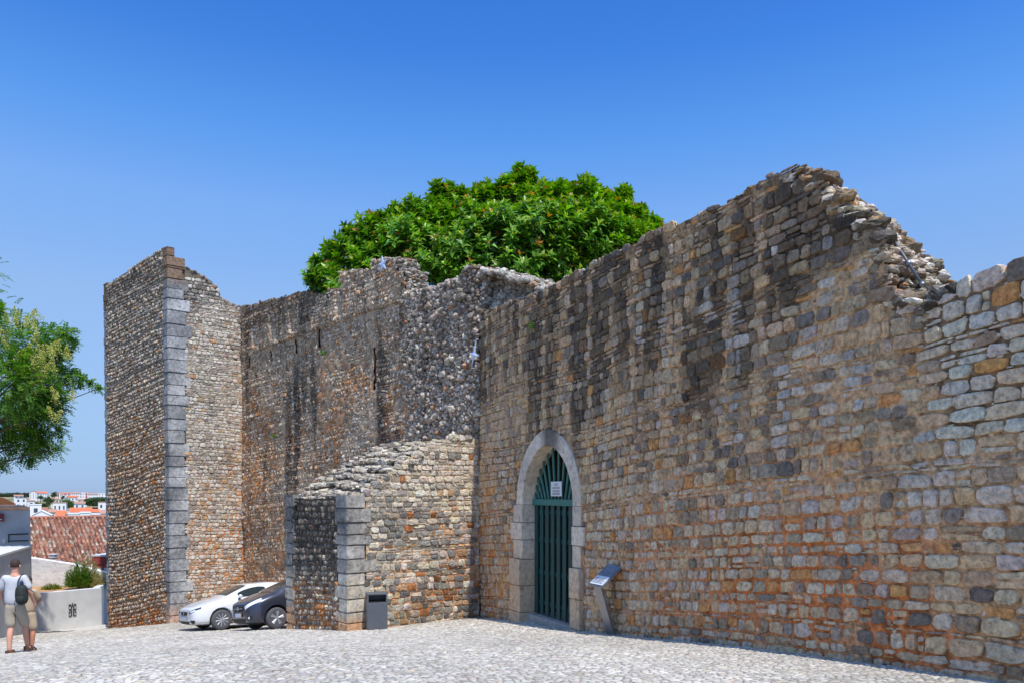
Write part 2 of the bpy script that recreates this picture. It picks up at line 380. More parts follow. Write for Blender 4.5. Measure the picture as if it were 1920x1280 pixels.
# faceted rocks, cut by random planes
_bm = bmesh.new(); bmesh.ops.create_icosphere(_bm, subdivisions=3, radius=1)
_ID = np.array([v.co[:] for v in _bm.verts]); _IF = np.array([[v.index for v in f.verts] for f in _bm.faces]); _bm.free()
_rr = np.random.default_rng(11); ROCKS = []
for _k in range(24):
    nrm = _rr.normal(size=(15, 3)); nrm /= np.linalg.norm(nrm, axis=1)[:, None]; nrm = np.concatenate([nrm, np.eye(3), -np.eye(3)])
    dd = _rr.uniform(.62, 1.0, len(nrm)); q = _ID @ nrm.T; rad = np.min(np.where(q > .05, dd / np.maximum(q, .05), 9), 1)
    ROCKS.append(_ID * (rad + _rr.uniform(-.03, .03, len(rad)))[:, None])
def rocks(name, pos, size, mat, parent, col, rng, axes=None, flat=(.6, 1.0), tip=.5):
    """pos (n,3) world, size (n,), col (n,3)"""
    n = len(pos); V = np.zeros((n, len(_ID), 3))
    for i in range(n):
        s = ROCKS[rng.integers(24)] * np.array([rng.uniform(.8, 1.5), rng.uniform(.8, 1.2), rng.uniform(*flat)])
        a = rng.uniform(0, 2 * np.pi); ca, sa = math.cos(a), math.sin(a)
        tx = rng.uniform(-tip, tip); ct, st_ = math.cos(tx), math.sin(tx)
        Rm = np.array([[ca, -sa, 0], [sa, ca, 0], [0, 0, 1]]) @ np.array([[1, 0, 0], [0, ct, -st_], [0, st_, ct]])
        V[i] = (s @ Rm.T) * size[i] + pos[i]
    Fc = (np.arange(n) * len(_ID))[:, None, None] + _IF[None]
    o = mesh_np(name, V.reshape(-1, 3), [Fc.reshape(-1, 3)], mat, parent, np.repeat(col, len(_ID), 0), smooth=False)
    return o

def pick(pal, w, rng, n):
    pal = lin(np.array(pal)); w = np.array(w, float)
    if w.ndim == 1: idx = rng.choice(len(pal), n, p=w / w.sum())
    else:
        w = w / w.sum(1, keepdims=True); idx = (np.cumsum(w, 1) < rng.random(n)[:, None]).sum(1).clip(0, len(pal) - 1)
    return pal[idx] * rng.uniform(.66, 1.3, n)[:, None] * (1 + rng.uniform(-.04, .04, (n, 3)))

def mixc(a, b, t):
    t = np.asarray(t)[..., None]; return a * (1 - t) + b * t

# ------------------------------------------------------------------ SETTING: street, far terrain
gx = np.linspace(-34, 16, 170); gy = np.linspace(-16, 42, 200)
GX, GY = np.meshgrid(gx, gy); GZ = g(GX, GY) + 0.0
idx = np.arange(GX.size).reshape(GX.shape)
Q = np.stack([idx[:-1, :-1], idx[:-1, 1:], idx[1:, 1:], idx[1:, :-1]], -1).reshape(-1, 4)
gc = mixc(lin((150, 146, 138)), lin((118, 112, 104)), fbm(GX * .8, GY * .8, 4).ravel())
tag(mesh_np('street', np.stack([GX, GY, GZ], -1).reshape(-1, 3), [Q], M_paving, None, gc), kind='structure')

def lay_setts():
    rng = np.random.default_rng(5); cells = []
    v = 5.6
    while v < 36:
        hh = rng.uniform(.062, .09) * (1 if v < 16 else 1.35)
        k0 = -.70 * v - 1; xm = 6.5 if v < 20 else -2
        lo = max(k0, -26); u = lo
        while u < xm:
            w = rng.uniform(.06, .115) * (1 if v < 16 else 1.35)
            cells.append((u + w / 2, v, w / 2, hh / 2, 0)); u += w
        v += hh
    c = np.array(cells)
    # bend the rows into gentle arcs, keep those on the street side of the walls
    u, v = c[:, 0].copy(), c[:, 1].copy()
    ben = .35 * np.sin(u * .55 + .3 * v) + .9 * (fbm(u * .15, v * .15, 8) - .5)
    c[:, 1] = v + ben; c[:, 4] = .35 * .55 * np.cos(u * .55 + .3 * v)
    X, Y = c[:, 0], c[:, 1]
    side = (X + .846) * (-.9104) + (Y - 20.43) * (-.4138)          # street side of the near wall
    sb = (X + .846) * (-.755) + (Y - 20.43) * (-.656)              # street side of the far wall
    ok = ((side > -.05) | ((side > -1.0) & (Y > 15.0) & (Y < 18.2))) & ((sb > 0) | (Y < 20)) & (X > -.69 * Y - .8)
    c = c[ok]; n = len(c)
    V, Qd, T = stones(c, rng, gap=.0045, relief=(.006, .018), N=8, rings=((1.0, -.5), (.94, .5), (.7, .95)), power=(2.8, 6), jit=.1, tilt=.35, rot=.08)
    P = V.reshape(-1, 3); W = np.stack([P[:, 0], P[:, 1], g(P[:, 0], P[:, 1]) + P[:, 2]], -1)
    base = pick([(184, 180, 172), (172, 168, 160), (194, 190, 182), (146, 143, 137), (176, 164, 146)], [5, 4, 3, 2, 1.5], rng, n)
    base = base * .72 + base.mean(0) * .28; big = fbm(c[:, 0] * .5, c[:, 1] * .5, 31); base *= (.78 + .42 * big)[:, None] * np.array([1.01, .985, .94])
    wd = base * 0
    o = mesh_np('cobbled_pavement', W, [Qd, T], M_paving, None, np.repeat(base, V.shape[1], 0))
    return tag(o, kind='structure')
lay_setts()

TY = np.array([30, 41, 60, 100, 250, 400, 700, 1100, 1500, 2500, 6000]); TZ = np.array([-9.5, -9.5, -14, -20, -32, -18.0, -15.5, -6.8, -2.2, -7, -40])
ty = np.concatenate([np.linspace(38, 100, 12), np.linspace(115, 1600, 60), np.linspace(1700, 7500, 20)])
tx = np.linspace(-1, 1, 90)
YY, XX = np.meshgrid(ty, tx, indexing='ij'); XX = XX * (60 + YY * 1.6) - 10
ZZ = np.interp(YY, TY, TZ) + (fbm(XX * .004, YY * .004, 3) - .5) * np.clip(YY - 300, 0, 1200) * .004
idx = np.arange(XX.size).reshape(XX.shape); Q = np.stack([idx[:-1, :-1], idx[:-1, 1:], idx[1:, 1:], idx[1:, :-1]], -1).reshape(-1, 4)[:, ::-1]
tcol = mixc(lin((96, 104, 62)), lin((150, 134, 100)), sst(.4, .6, fbm(XX * .02, YY * .02, 5)).ravel())
tag(mesh_np('terrain', np.stack([XX, YY, ZZ], -1).reshape(-1, 3), [Q], M_paving, None, tcol), kind='structure')
# ground all round and behind the camera
m = MB(); m.quad([(-900, -900, -12), (900, -900, -12), (900, 45, -12), (-900, 45, -12)])
tag(m.build('ground', mat_plain('dry_earth', (150, 134, 106), .95, var=.2, scale=.2)), kind='structure')

# ------------------------------------------------------------------ MAIN GATE WALL
PC = (-0.846, 20.43)
FM = Frame(PC, (.4138, -.9104), (-.9104, -.4138))
top_m_pts = ([-.5, 0, 3, 7, 11.0, 11.25, 11.62, 11.9, 12.3, 12.5, 12.56, 13.0, 13.4, 14.2, 20], [4.78, 4.75, 4.52, 4.45, 4.36, 4.28, 3.92, 3.6, 3.2, 2.95, 2.35, 2.2, 2.24, 2.30, 2.3])
def top_m(u):
    u = np.asarray(u, float); st = np.floor(u / .23)
    return np.interp(u, *top_m_pts) + .06 * (hsh(st, st * 0, 2) - .5) + .05 * (vn(u * 1.1, u * 0, 3) - .5)
zb_m = lambda u: FM.ground(u) - .05
zt_m = lambda u: np.asarray(u) * 0 + 4.6
DC, DH, DZ, DCC = 3.9, 1.2, -.25, .126             # gate opening: centre, half width, spring height, arc offset
DG = float(FM.ground(3.9))
def arc_r(u, z):                                    # radius measured from the arc centre of its own side
    x = np.abs(u - DC); return np.hypot(x + DCC, z - DZ)
def excl_m(u, z, a, b):
    x = np.abs(u - DC)
    jl = np.where(u < DC, .43 + .1 * (np.floor((z + 9) / .47) % 2), .30 + .12 * (np.floor((z + 9) / .47) % 2))
    low = (z < DZ) & (x < DH + jl - .0 + a * .75)
    hi = (z >= DZ) & (arc_r(u, z) < DH + DCC + .32 + np.minimum(a, b) * .8)
    return low | hi

def stain_m(u, z):
    """darkening by soot and black lichen, 0..1"""
    n = fbm(u * .9, z * .6, 21); st = fbm(u * 4.6, z * .20, 22, 5)
    up = sst(1.5, 4.0, z + (n - .5) * 2.6 + np.interp(u, [0, 5, 8, 10.5, 12, 14], [.2, .2, .4, .3, -.6, -.6]))
    s1 = box_w(u, 3.0, 4.2, .25) * box_w(z, 1.3, 4.0, .4) * sst(.30, .46, st)
    s2 = box_w(u, 4.9, 6.3, .2) * box_w(z, 1.4, 3.8, .3) * sst(.32, .46, st)
    s3 = box_w(u, 8.4, 9.4, .2) * box_w(z, 1.2, 3.2, .3) * sst(.40, .55, st)
    s4 = box_w(u, 5.0, 5.35, .12) * box_w(z, .4, 1.7, .25)
    s5 = box_w(u, 7.4, 11.5, .6) * box_w(z, .2, 2.6, .5) * sst(.5, .62, st) * .6
    return np.clip(up * (.30 + .95 * sst(.42, .58, st)) + s1 * 1.2 + s2 * 1.2 + s3 + s4 * .8 + s5, 0, 1)
def orange_m(u, z):
    n = fbm(u * .8, z * .9, 33)
    a = sst(.6, -.8, z) * np.interp(u, [0, 1, 4.6, 6.5, 8, 10, 12.8, 14.5], [.9, .8, .2, .15, .5, .95, 1, .6])
    return np.clip(a * sst(.25, .6, n + .1) + .25 * sst(.5, .7, n) * sst(2.8, 1.0, z), 0, 1)
def col_m(u, z, rng):
    n = len(u)
    tan = np.ones(n) * 1.0
    right = sst(12.9, 13.4, u + .25 * (z - 1)) * sst(.3, .8, z)
    orr = orange_m(u, z); low = sst(.8, -.3, z)
    dl = sst(4.0, 1.5, u)
    pal = [(182, 158, 128), (164, 146, 124), (144, 128, 110), (176, 162, 144), (166, 152, 140), (186, 138, 88), (120, 112, 104), (200, 186, 164), (214, 206, 192)]
    W = np.stack([2.8 + dl, 2.4 + 0 * u, 1.6 + 0 * u, .6 + low * 1.8, .1 + low * 1.0, .25 + orr * .5 + dl * low * 1.4, .5 + .5 * sst(7, 9, u), .12 + low * .3, .03 + 0 * u], 1)
    W = W * (1 - right)[:, None] + np.array([.2, .2, .3, .6, .1, .5, .3, 2.0, 9.0]) * right[:, None]
    c = pick(pal, W, rng, n)
    drip = sst(.62, .70, fbm(u * 5.5, z * .7, 49, 3)) * box_w(z, -.4, 3.2, .5) * sst(4.5, 7, u)      # white lime runs
    return mixc(stain_col(c, stain_m(u, z) * rng.uniform(.6, 1.1, n)), lin((196, 196, 196)), drip * .35)
def stain_col(c, s):
    s = np.clip(s, 0, 1)
    return mixc(c, c * .16 + lin((46, 42, 40)) * .45, s * .93)
def mor_m(u, z, rng):
    n = len(u); o = orange_m(u, z) * sst(.3, .6, fbm(u * 2.3, z * 3.1, 41) + .12)
    base = mixc(lin((168, 140, 106)) * 1.0, lin((112, 94, 76)), sst(.42, .62, fbm(u * 1.5, z * 1.5, 43)) * .8)
    base = mixc(base, lin((210, 174, 136)), np.clip(sst(6.3, 8.2, u) * sst(3.6, 1.8, z) * .85, 0, 1))
    base = mixc(base, lin((196, 118, 68)), o * .95)
    rz = np.clip(sst(12.9, 13.4, u + .25 * (z - 1)) * sst(.3, .8, z), 0, 1); base = mixc(base, lin((92, 78, 64)), rz * .8)
    c = stain_col(base, stain_m(u, z)); c = c * (.85 + .3 * vn(u * 9, z * 9, 3))[:, None]
    joint_shade = 1 - sst(.02, .10, np.abs(fbm(u * 6, z * 9, 47, 3) - .5))           # dark joints and thin shadows round the stones, put into the colour
    return c * (1 - .65 * joint_shade * sst(.35, .55, fbm(u * 1.2, z * 1.2, 48)))[:, None]

wall = empty('castle_wall', (*FM.xy(7), DG), 'tall coursed stone castle wall pierced by the pointed arch with green gate', 'castle wall')
wall.location = (0, 0, 0)
warp_m = lambda u, z: .05 * (fbm(u * .35, z * .35, 51) - .5) * 2
wall_face('masonry', FM, wall, 0.0, 19.5, zb_m, zt_m, top_m, dict(h=(.12, .23), w=(.13, .36), wsc=lambda u: np.interp(u, [0, 6, 12.5, 13.2, 16], [.78, .88, 1.12, 1.3, 1.35]), thin=.24),
          col_m, mor_m, excl_m, st=.05, rough=.03, seed=2, galets=2600, gain=(1.58, 1.44, 1.25), gap=lambda u, z: np.interp(u, [0, 5.5, 7.6, 13, 13.6], [.006, .007, .012, .011, .007]) + .003 * (z < 0), relief=(.012, .034), N=16, power=(3.4, 12), jit=.07, rot=.07, rings=((1.0, -.8), (.985, .2), (.92, .8), (.55, 1.0)), tilt=.45, warp=warp_m)
low_u = lambda u: np.asarray(u) * 0 - 3.6
slab('wall_core', FM, np.linspace(-.2, 2.2, 9), low_u, lambda u: top_m(u) - .12, -.05, -1.1, M_rubble, wall)
slab('wall_core', FM, np.linspace(5.55, 19.5, 70), lambda u: np.asarray(u) * 0 - 3.6, lambda u: np.interp(u, *top_m_pts) - .14 - .26 * box_w(u, 11.1, 12.9, .15), -.05, -1.1, M_rubble, wall)
slab('wall_core', FM, np.linspace(2.2, 5.55, 9), lambda u: np.asarray(u) * 0 + 1.30, lambda u: top_m(u) - .12, -.05, -1.1, M_rubble, wall)
# dark vaulted passage behind the gate
m = MB()
def fbox(mb, fr, u0, u1, z0, z1, d0, d1): mb.hexa([fr.p(u0, z0, d0), fr.p(u1, z0, d0), fr.p(u1, z0, d1), fr.p(u0, z0, d1), fr.p(u0, z1, d0), fr.p(u1, z1, d0), fr.p(u1, z1, d1), fr.p(u0, z1, d1)])
fbox(m, FM, 2.2, 2.66, DG - .5, 1.28, -.40, -4.0); fbox(m, FM, 5.14, 5.54, DG - .5, 1.28, -.40, -4.0)
fbox(m, FM, 2.67, 5.13, 1.10, 1.6, -.40, -4.0); fbox(m, FM, 2.2, 5.54, DG - .5, 1.6, -4.01, -4.3)
m.build('passage', M_dark, wall)
m = MB(); fbox(m, FM, 2.67, 5.13, DG - .4, DG + .10, -.1, -4.0); m.build('threshold', mat_plain('worn_sill', (168, 160, 150), .85, var=.2, bump=.01), wall, bevel=.02)

# arch surround of dressed blocks
def blk(mb, pts, d0, d1):      # polygon in (u,z) extruded d0..d1
    a = [mb.bm.verts.new(FM.p(u, z, d0)) for u, z in pts]; b = [mb.bm.verts.new(FM.p(u, z, d1)) for u, z in pts]; n = len(pts)
    mb.bm.faces.new(a); mb.bm.faces.new(b[::-1])
    for i in range(n): mb.bm.faces.new([a[i], b[i], b[(i + 1) % n], a[(i + 1) % n]])
def color_obj(o, colf):
    me = o.data; n = len(me.vertices); co = np.zeros(n * 3); me.vertices.foreach_get('co', co); co = co.reshape(-1, 3)
    a = me.color_attributes.new('col', 'FLOAT_COLOR', 'POINT'); cc = np.ones((n, 4), np.float32); cc[:, :3] = colf(co); a.data.foreach_set('color', cc.ravel())
arch = None; rr = random.Random(4)
pieces = []
ri = DH + DCC; ro = ri + .34; am = math.acos(DCC / ri); amo = math.acos(DCC / ro)
for sgn in (-1, 1):
    k = 4
    for i in range(k):
        a0, a1 = i / k, (i + 1) / k; pts = []
        for q in range(7): t = (a0 + (a1 - a0) * q / 6) * am; pts.append((DC + sgn * (ri * math.cos(t) - DCC), DZ + ri * math.sin(t)))
        for q in range(6, -1, -1): t = (a0 + (a1 - a0) * q / 6) * amo; pts.append((DC + sgn * (ro * math.cos(t) - DCC), DZ + ro * math.sin(t)))
        pieces.append((pts, .035))
    z = DZ; j = 0
    while z > DG + .05:
        hh = rr.uniform(.38, .56) if j < 3 else .62; z2 = max(z - hh, DG - .15); w = (.50, .62)[j % 2] if sgn < 0 else (.34, .48)[j % 2]
        if j >= 3: w = .58 if sgn < 0 else .40
        x0, x1 = DC + sgn * DH, DC + sgn * (DH + w)
        pieces.append(([(x0, z - .006), (x1, z - .006), (x1, z2 + .006), (x0, z2 + .006)], .04 + .02 * (j % 2) + (.06 if j >= 3 else 0))); z = z2; j += 1
arch_root = bpy.data.objects.new('door_surround', None); C.objects.link(arch_root); arch_root.parent = wall
for pts, pr in pieces:
    m = MB(); blk(m, pts, pr, -.40); o = m.build('arch_stone', M_arch, arch_root, bevel=.012)
    tone = rr.uniform(.86, 1.1); seed = rr.randint(0, 99)
    def cf(co, tone=tone, seed=seed):
        u = (co[:, 0] - PC[0]) * FM.t[0] + (co[:, 1] - PC[1]) * FM.t[1]; z = co[:, 2]
        c = mixc(lin((222, 202, 176)) * tone + u[:, None] * 0, lin((200, 164, 124)), sst(-.9, -2.0, z) * .7)
        c = mixc(c, lin((218, 202, 182)) * tone, sst(0, .7, z) * .6)
        return mixc(c, lin((50, 46, 46)), sst(.5, 1.2, z) * box_w(u, 3.75, 4.5, .18) * .8)
    color_obj(o, cf)

# the green gate
M_gate = mat_plain('green_gate_paint', (20, 70, 66), .5, var=.25, scale=14, bump=.001)
gate = bpy.data.objects.new('gate', None); C.objects.link(gate); gate.parent = wall
GD = -.27; gz0 = DG + .14
npl = 9; pw = .155
for i in range(npl):
    uc = DC - DH + .10 + i * (2 * DH - .2) / (npl - 1)
    m = MB(); fbox(m, FM, uc - pw / 2, uc + pw / 2, gz0, -.25, GD, GD - .035); m.build('plank', M_gate, gate, bevel=.004)
for zz in (gz0 + .25, gz0 + .95, gz0 + 1.7, -.42):
    m = MB(); fbox(m, FM, DC - DH + .01, DC + DH - .01, zz - .05, zz + .05, GD - .038, GD - .08); m.build('rail', M_gate, gate, bevel=.004)
m = MB(); fbox(m, FM, DC - DH, DC + DH, -.26, -.12, GD + .05, GD - .09); m.build('beam', mat_plain('pale_green_paint', (54, 118, 106), .5, var=.15, scale=14), gate, bevel=.008)
M_slat = mat_plain('green_slat_paint', (56, 112, 100), .5, var=.2, scale=14)
for i in range(-7, 8):
    x0 = .155 * i; dx = i * .115; L = 0
    while arc_r(DC + x0 + dx * L, -.12 + L) < ri + .02 and L < 2: L += .01
    L = max(L, .05); cw = .036
    m = MB(); p0 = (DC + x0, -.12); p1 = (DC + x0 + dx * L, -.12 + L); dz = p1[1] - p0[1]; du = p1[0] - p0[0]; l = math.hypot(du, dz); nx, nz = dz / l * cw, -du / l * cw
    blk(m, [(p0[0] - nx, p0[1] - nz), (p0[0] + nx, p0[1] + nz), (p1[0] + nx, p1[1] + nz), (p1[0] - nx, p1[1] - nz)], GD, GD - .03)
    m.build('slat', M_slat, gate, bevel=.003)
# notice on the gate
M_white = mat_plain('white_sheet', (226, 226, 220), .5, var=.03)
M_ink = mat_plain('ink', (70, 70, 78), .6)
nt_ = empty('notice', FM.p(3.93, .1, GD + .06), 'small white notice with lines of print fixed over the gate beam', 'sign')
nt_.rotation_euler = (0, 0, math.atan2(FM.t[1], FM.t[0]))
m = MB(); m.box(-.25, .25, -.006, .006, -.15, .17); m.build('panel', M_white, nt_, bevel=.002)
m = MB(); rr = random.Random(3)
for k, zz in enumerate((.12, .09, .045, .015, -.03, -.055, -.09, -.115)):
    x = -.17 if k > 1 else -.08; e = -x + (0 if k > 1 else 0)
    while x < e:
        w = rr.uniform(.03, .07); m.box(x, min(x + w, e), -.0085, -.0065, zz - .007, zz + .007); x += w + .015
o = m.build('print', M_ink, nt_)

# crest stones + broken end of the near wall
rng = np.random.default_rng(8)
def top_rocks(name, fr, parent, us, topf, dr, sz, colf, rng, seed, dens=1, mat=None, flat=(.55, .8), sink=.5):
    n = len(us); d = rng.uniform(*dr, n); s = rng.uniform(*sz, n)
    z = topf(us) - s * sink
    P = fr.map(np.stack([us, z, d], -1)); return rocks(name, P, s, mat or M_rubble, parent, colf(us, z, rng), rng, flat=flat)
pal_r = [(150, 142, 128), (120, 110, 98), (178, 172, 160), (96, 88, 80), (150, 122, 90)]
crc = lambda u, z, r: stain_col(pick(pal_r, [3, 3, 1.5, 2, 1], r, len(u)), .35 * r.random(len(u)))
n = 600; us = rng.uniform(.1, 10.75, n)
top_rocks('coping_stones', FM, wall, us, top_m, (-1.0, -.04), (.07, .13), crc, rng, 1)
n = 300; us = rng.uniform(12.9, 19, n)
top_rocks('coping_stones', FM, wall, us, top_m, (-1.0, -.04), (.09, .17), lambda u, z, r: stain_col(pick(pal_r, [3, 3, 1.5, 2, 1], r, len(u)), .9 * r.random(len(u))), rng, 2)
# broken end: rubble packed over the slope
pos = []; siz = []
for k in range(3200):
    u = rng.uniform(10.95, 13.15); d = rng.uniform(-1.15, -.03); back = -.26 * (-d)
    zt = float(np.interp(u, *top_m_pts)) + back - .05
    z = zt - abs(rng.normal(0, .10)) - .03; s = rng.uniform(.035, .09) if rng.random() < .8 else rng.uniform(.09, .15)
    pos.append((u, z, d)); siz.append(s)
pos = np.array(pos); siz = np.array(siz)
pal_b = [(186, 172, 148), (160, 148, 128), (204, 196, 180), (132, 116, 98), (172, 138, 98), (96, 84, 72)]
rocks('broken_edge', FM.map(pos), siz, M_rubble, wall, pick(pal_b, [3, 3, 2, 2, 1.5, 1.2], rng, len(pos)), rng, flat=(.3, .6), tip=.2)
# big dark slabs sticking out at the crest of the break
bs = [(11.1, 4.24, -.12, .15), (11.3, 4.14, -.12, .15), (11.55, 4.0, -.10, .17), (11.8, 3.66, -.10, .17), (12.05, 3.38, -.10, .17), (12.12, 3.18, -1.0, .15), (12.25, 3.18, -.08, .19), (12.3, 2.92, -1.0, .15), (12.42, 2.98, -.10, .20), (12.5, 2.66, -1.0, .13), (12.4, 2.72, -.10, .15), (12.48, 2.48, -.09, .17), (12.8, 2.4, -.95, .12),
      (12.7, 2.24, -.08, .15), (12.95, 2.18, -.06, .15)]
bs = np.array(bs); bs[:, 1] -= .30 * (bs[:, 2] < -.5); rocks('broken_edge', FM.map(bs[:, :3]), bs[:, 3], M_rubble, wall, pick([(112, 100, 86), (136, 116, 92), (92, 84, 74)], [2, 1.5, 1.5], rng, len(bs)), rng, flat=(.38, .5), tip=.15)

# ------------------------------------------------------------------ FAR CURTAIN WALL
FB = Frame(PC, (-.656, .755), (-.755, -.656)); LB = 15.9
tb_pts = ([-2.6, -2.25, -1.9, -.9, .0, .5, 1.2, 2.2, 3.4, 3.5, 3.55, 3.95, 4.0, 4.4, 5.35, 5.45, 5.9, 7.4, 7.48, 8.6, 9.2, 10.3, 12.5, 15.0, 15.9],
          [4.5, 4.9, 5.27, 5.65, 5.95, 6.05, 5.9, 5.85, 6.02, 6.1, 6.6, 6.65, 7.05, 7.2, 7.36, 7.12, 7.2, 7.45, 6.92, 6.95, 7.1, 7.3, 7.5, 7.72, 7.8])
def top_b(u):
    u = np.asarray(u, float); st = np.floor(u / .2)
    return np.interp(u, *tb_pts) + .07 * (hsh(st, st * 0, 5) - .5) + .08 * (vn(u * 2.1, u * 0, 6) - .5)
def rubz(u, z): return np.clip(sst(3.7, 3.1, u + .3 * (vn(z * .8, z * 0, 4) - .5)) * sst(1.2, 2.0, z), 0, 1)
def stain_shade_b(u, z):
    st = fbm(u * 2.4, z * .16, 61, 5); n = fbm(u * .7, z * .7, 62)
    s = box_w(u, 9.0, 11.6, .5) * box_w(z, .2, 4.6, .8) * sst(.42, .56, st) + .8 * box_w(u, 4.4, 5.2, .2) * box_w(z, 1, 4.8, .6) * sst(.38, .55, st)
    s = s + .7 * box_w(u, 15.1, 15.7, .15) * box_w(z, -1.5, 5, .6) * sst(.35, .55, st)
    s = s + .75 * sst(5.9, 7.0, z + .8 * (n - .5)) * sst(7.4, 9.0, u) + .45 * rubz(u, z) * sst(.4, .6, fbm(u * 1.1, z * 1.1, 66)) * sst(2.5, 4, z)  # darker top band by the tower: parapet shade put into the colour
    return np.clip(s + .5 * sst(.58, .7, st), 0, 1)
def orange_b(u, z):
    n = fbm(u * .9, z * .5, 71)
    return np.clip(sst(.42, .66, n + .12 * sst(4.5, 0, z) + .16 * sst(14.6, 15.8, u)) * sst(5.2, 3.4, z) * np.interp(u, [0, 3, 6, 16], [.5, .6, .9, 1]), 0, 1)
def col_b(u, z, rng):
    n = len(u); o = orange_b(u, z); r = rubz(u, z)
    pal = [(168, 156, 138), (150, 138, 122), (190, 182, 170), (154, 118, 84), (122, 110, 98), (164, 128, 94)]
    W = np.stack([3 + 0 * u, 2.5 + 0 * u, 1.6 + r * 2, .3 + o * 2.2, 1.4 + 0 * u, .3 + o * 2], 1)
    m_ = mer(u, z); c = stain_col(pick(pal, W, rng, n), stain_shade_b(u, z) * rng.uniform(.6, 1.1, n) * (1 - .75 * m_)); return c * (1 + .35 * m_)[:, None]
def mor_b(u, z, rng):
    o = orange_b(u, z); b = mixc(lin((164, 148, 126)) + 0 * u[:, None], lin((134, 116, 96)), sst(.4, .6, fbm(u * 2, z * 2, 73)))
    return stain_col(mixc(b, lin((176, 118, 74)), o * sst(.35, .6, fbm(u * 4, z * 4, 74))), stain_shade_b(u, z))
mer = lambda u, z: box_w(np.mod(u + .25, 1.75), .25, .95, .05) * sst(7.2, 7.4, u) * box_w(z, 5.95, 7.05, .05)      # blocked-up crenels
warp_b = lambda u, z: -.13 * mer(u, z) + .10 * (fbm(u * .5, z * .5, 81) - .5) * 2 + np.where(z > 5.75, .05, 0) * (1 - rubz(u, z)) - .05 * rubz(u, z)
def excl_b(u, z, a, b):
    e = np.zeros(np.shape(u), bool)
    for uu, z0, z1 in SLOTS: e |= (np.abs(u - uu) < a + .05) & (z > z0 - b) & (z < z1 + b)
    return e
SLOTS = [(8.9, 5.1, 5.7), (10.85, 5.15, 5.65), (13.0, 5.15, 5.6), (15.1, 5.15, 5.6), (5.35, 3.3, 4.6)]
cw = empty('curtain_wall', (0, 0, 0), 'far weathered curtain wall with eroded battlements running between tower and gate wall', 'castle wall')
wall_face('masonry', FB, cw, 0.0, LB, lambda u: FB.ground(u) - .05, lambda u: np.asarray(u) * 0 + 7.8, top_b, dict(h=(.08, .15), w=(.08, .2), thin=.15), col_b, mor_b, excl_b,
          st=.07, rough=.05, seed=12, galets=2500, gain=(1.42, 1.30, 1.17), gap=.006, relief=(.008, .035), N=9, rings=((1.0, -.6), (.95, .4), (.7, .95)), power=(2.0, 4), jit=.16, tilt=.8, rot=.3, shape=.3, warp=warp_b)
slab('wall_core', FB, np.linspace(-2.5, -.02, 20), lambda u: np.asarray(u) * 0 - 6.2, lambda u: top_b(u) - .16, -.75, -1.9, M_rubble, cw, (150, 138, 122))
slab('wall_core', FB, np.linspace(3.5, LB + .5, 120), lambda u: np.asarray(u) * 0 + 5.6, lambda u: top_b(u) - .12, -.14, -.75, M_rubble, cw, (120, 108, 94))
slab('wall_core', FB, np.linspace(0, LB + .5, 120), lambda u: np.asarray(u) * 0 - 6.2, lambda u: np.minimum(top_b(u) - .12, np.where(u > 3.45, 5.75, 9)), -.12, -1.9, M_rubble, cw, (120, 108, 94))
m = MB()
for uu, z0, z1 in SLOTS: fbox(m, FB, uu - .06, uu + .06, z0, z1, -.06, -.118)
m.build('drain_slot', mat_plain('slot_painted_shade', (60, 42, 30), .95), cw)  # dark fill standing for the shade inside the slots
# protruding rubble where the facing has fallen
n = 6500; us = rng.uniform(.05, 3.9, n); zs = rng.uniform(.8, 6.0, n); keep = (rng.random(n) < rubz(us, zs) + .12) & (zs < top_b(us) - .02)
us, zs = us[keep], zs[keep]; sz = rng.uniform(.03, .075, len(us)) * (1 + .8 * (rng.random(len(us)) < .10))
dd = rng.uniform(-.05, .03, len(us))
rc = stain_col(pick([(170, 162, 148), (188, 180, 168), (150, 140, 128), (126, 118, 108), (160, 126, 96)], [3, 1.8, 2.8, 1.8, .5], rng, len(us)), stain_shade_b(us, zs) * .75) * np.array([1.3, 1.22, 1.14])
rocks('rubble_facing', FB.map(np.stack([us, zs, dd], -1)), sz, M_rubble, cw, rc, rng, flat=(.6, 1))
# crest of the curtain wall and the sunlit rubble mass beside the gate wall
n = 2600; us = rng.uniform(-2.4, 3.5, n); dd = rng.uniform(-1.9, -.0, n)
zt = top_b(us) + .25 * np.sin((-dd) / 1.9 * np.pi) * 0 - .05
zt = zt + np.where(us < 1.2, -.12 * (-dd) * 0, 0)
P = FB.map(np.stack([us, zt - rng.uniform(0, .08, n), dd], -1))
rocks('rubble_crest', P, rng.uniform(.05, .12, n), M_rubble, cw, pick([(176, 168, 154), (196, 188, 174), (146, 136, 122), (116, 106, 96), (172, 140, 110)], [3, 2.4, 2.5, 1.6, .8], rng, n), rng, flat=(.5, .9))
n = 900; us = rng.uniform(3.6, 15.9, n)
top_rocks('rubble_crest', FB, cw, us, top_b, (-.72, -.05), (.06, .11), lambda u, z, r: stain_col(pick(pal_r, [3, 2, 2, 1, 1], r, len(u)), .8 * sst(7.5, 9, u) * r.random(len(u))), rng, 2)
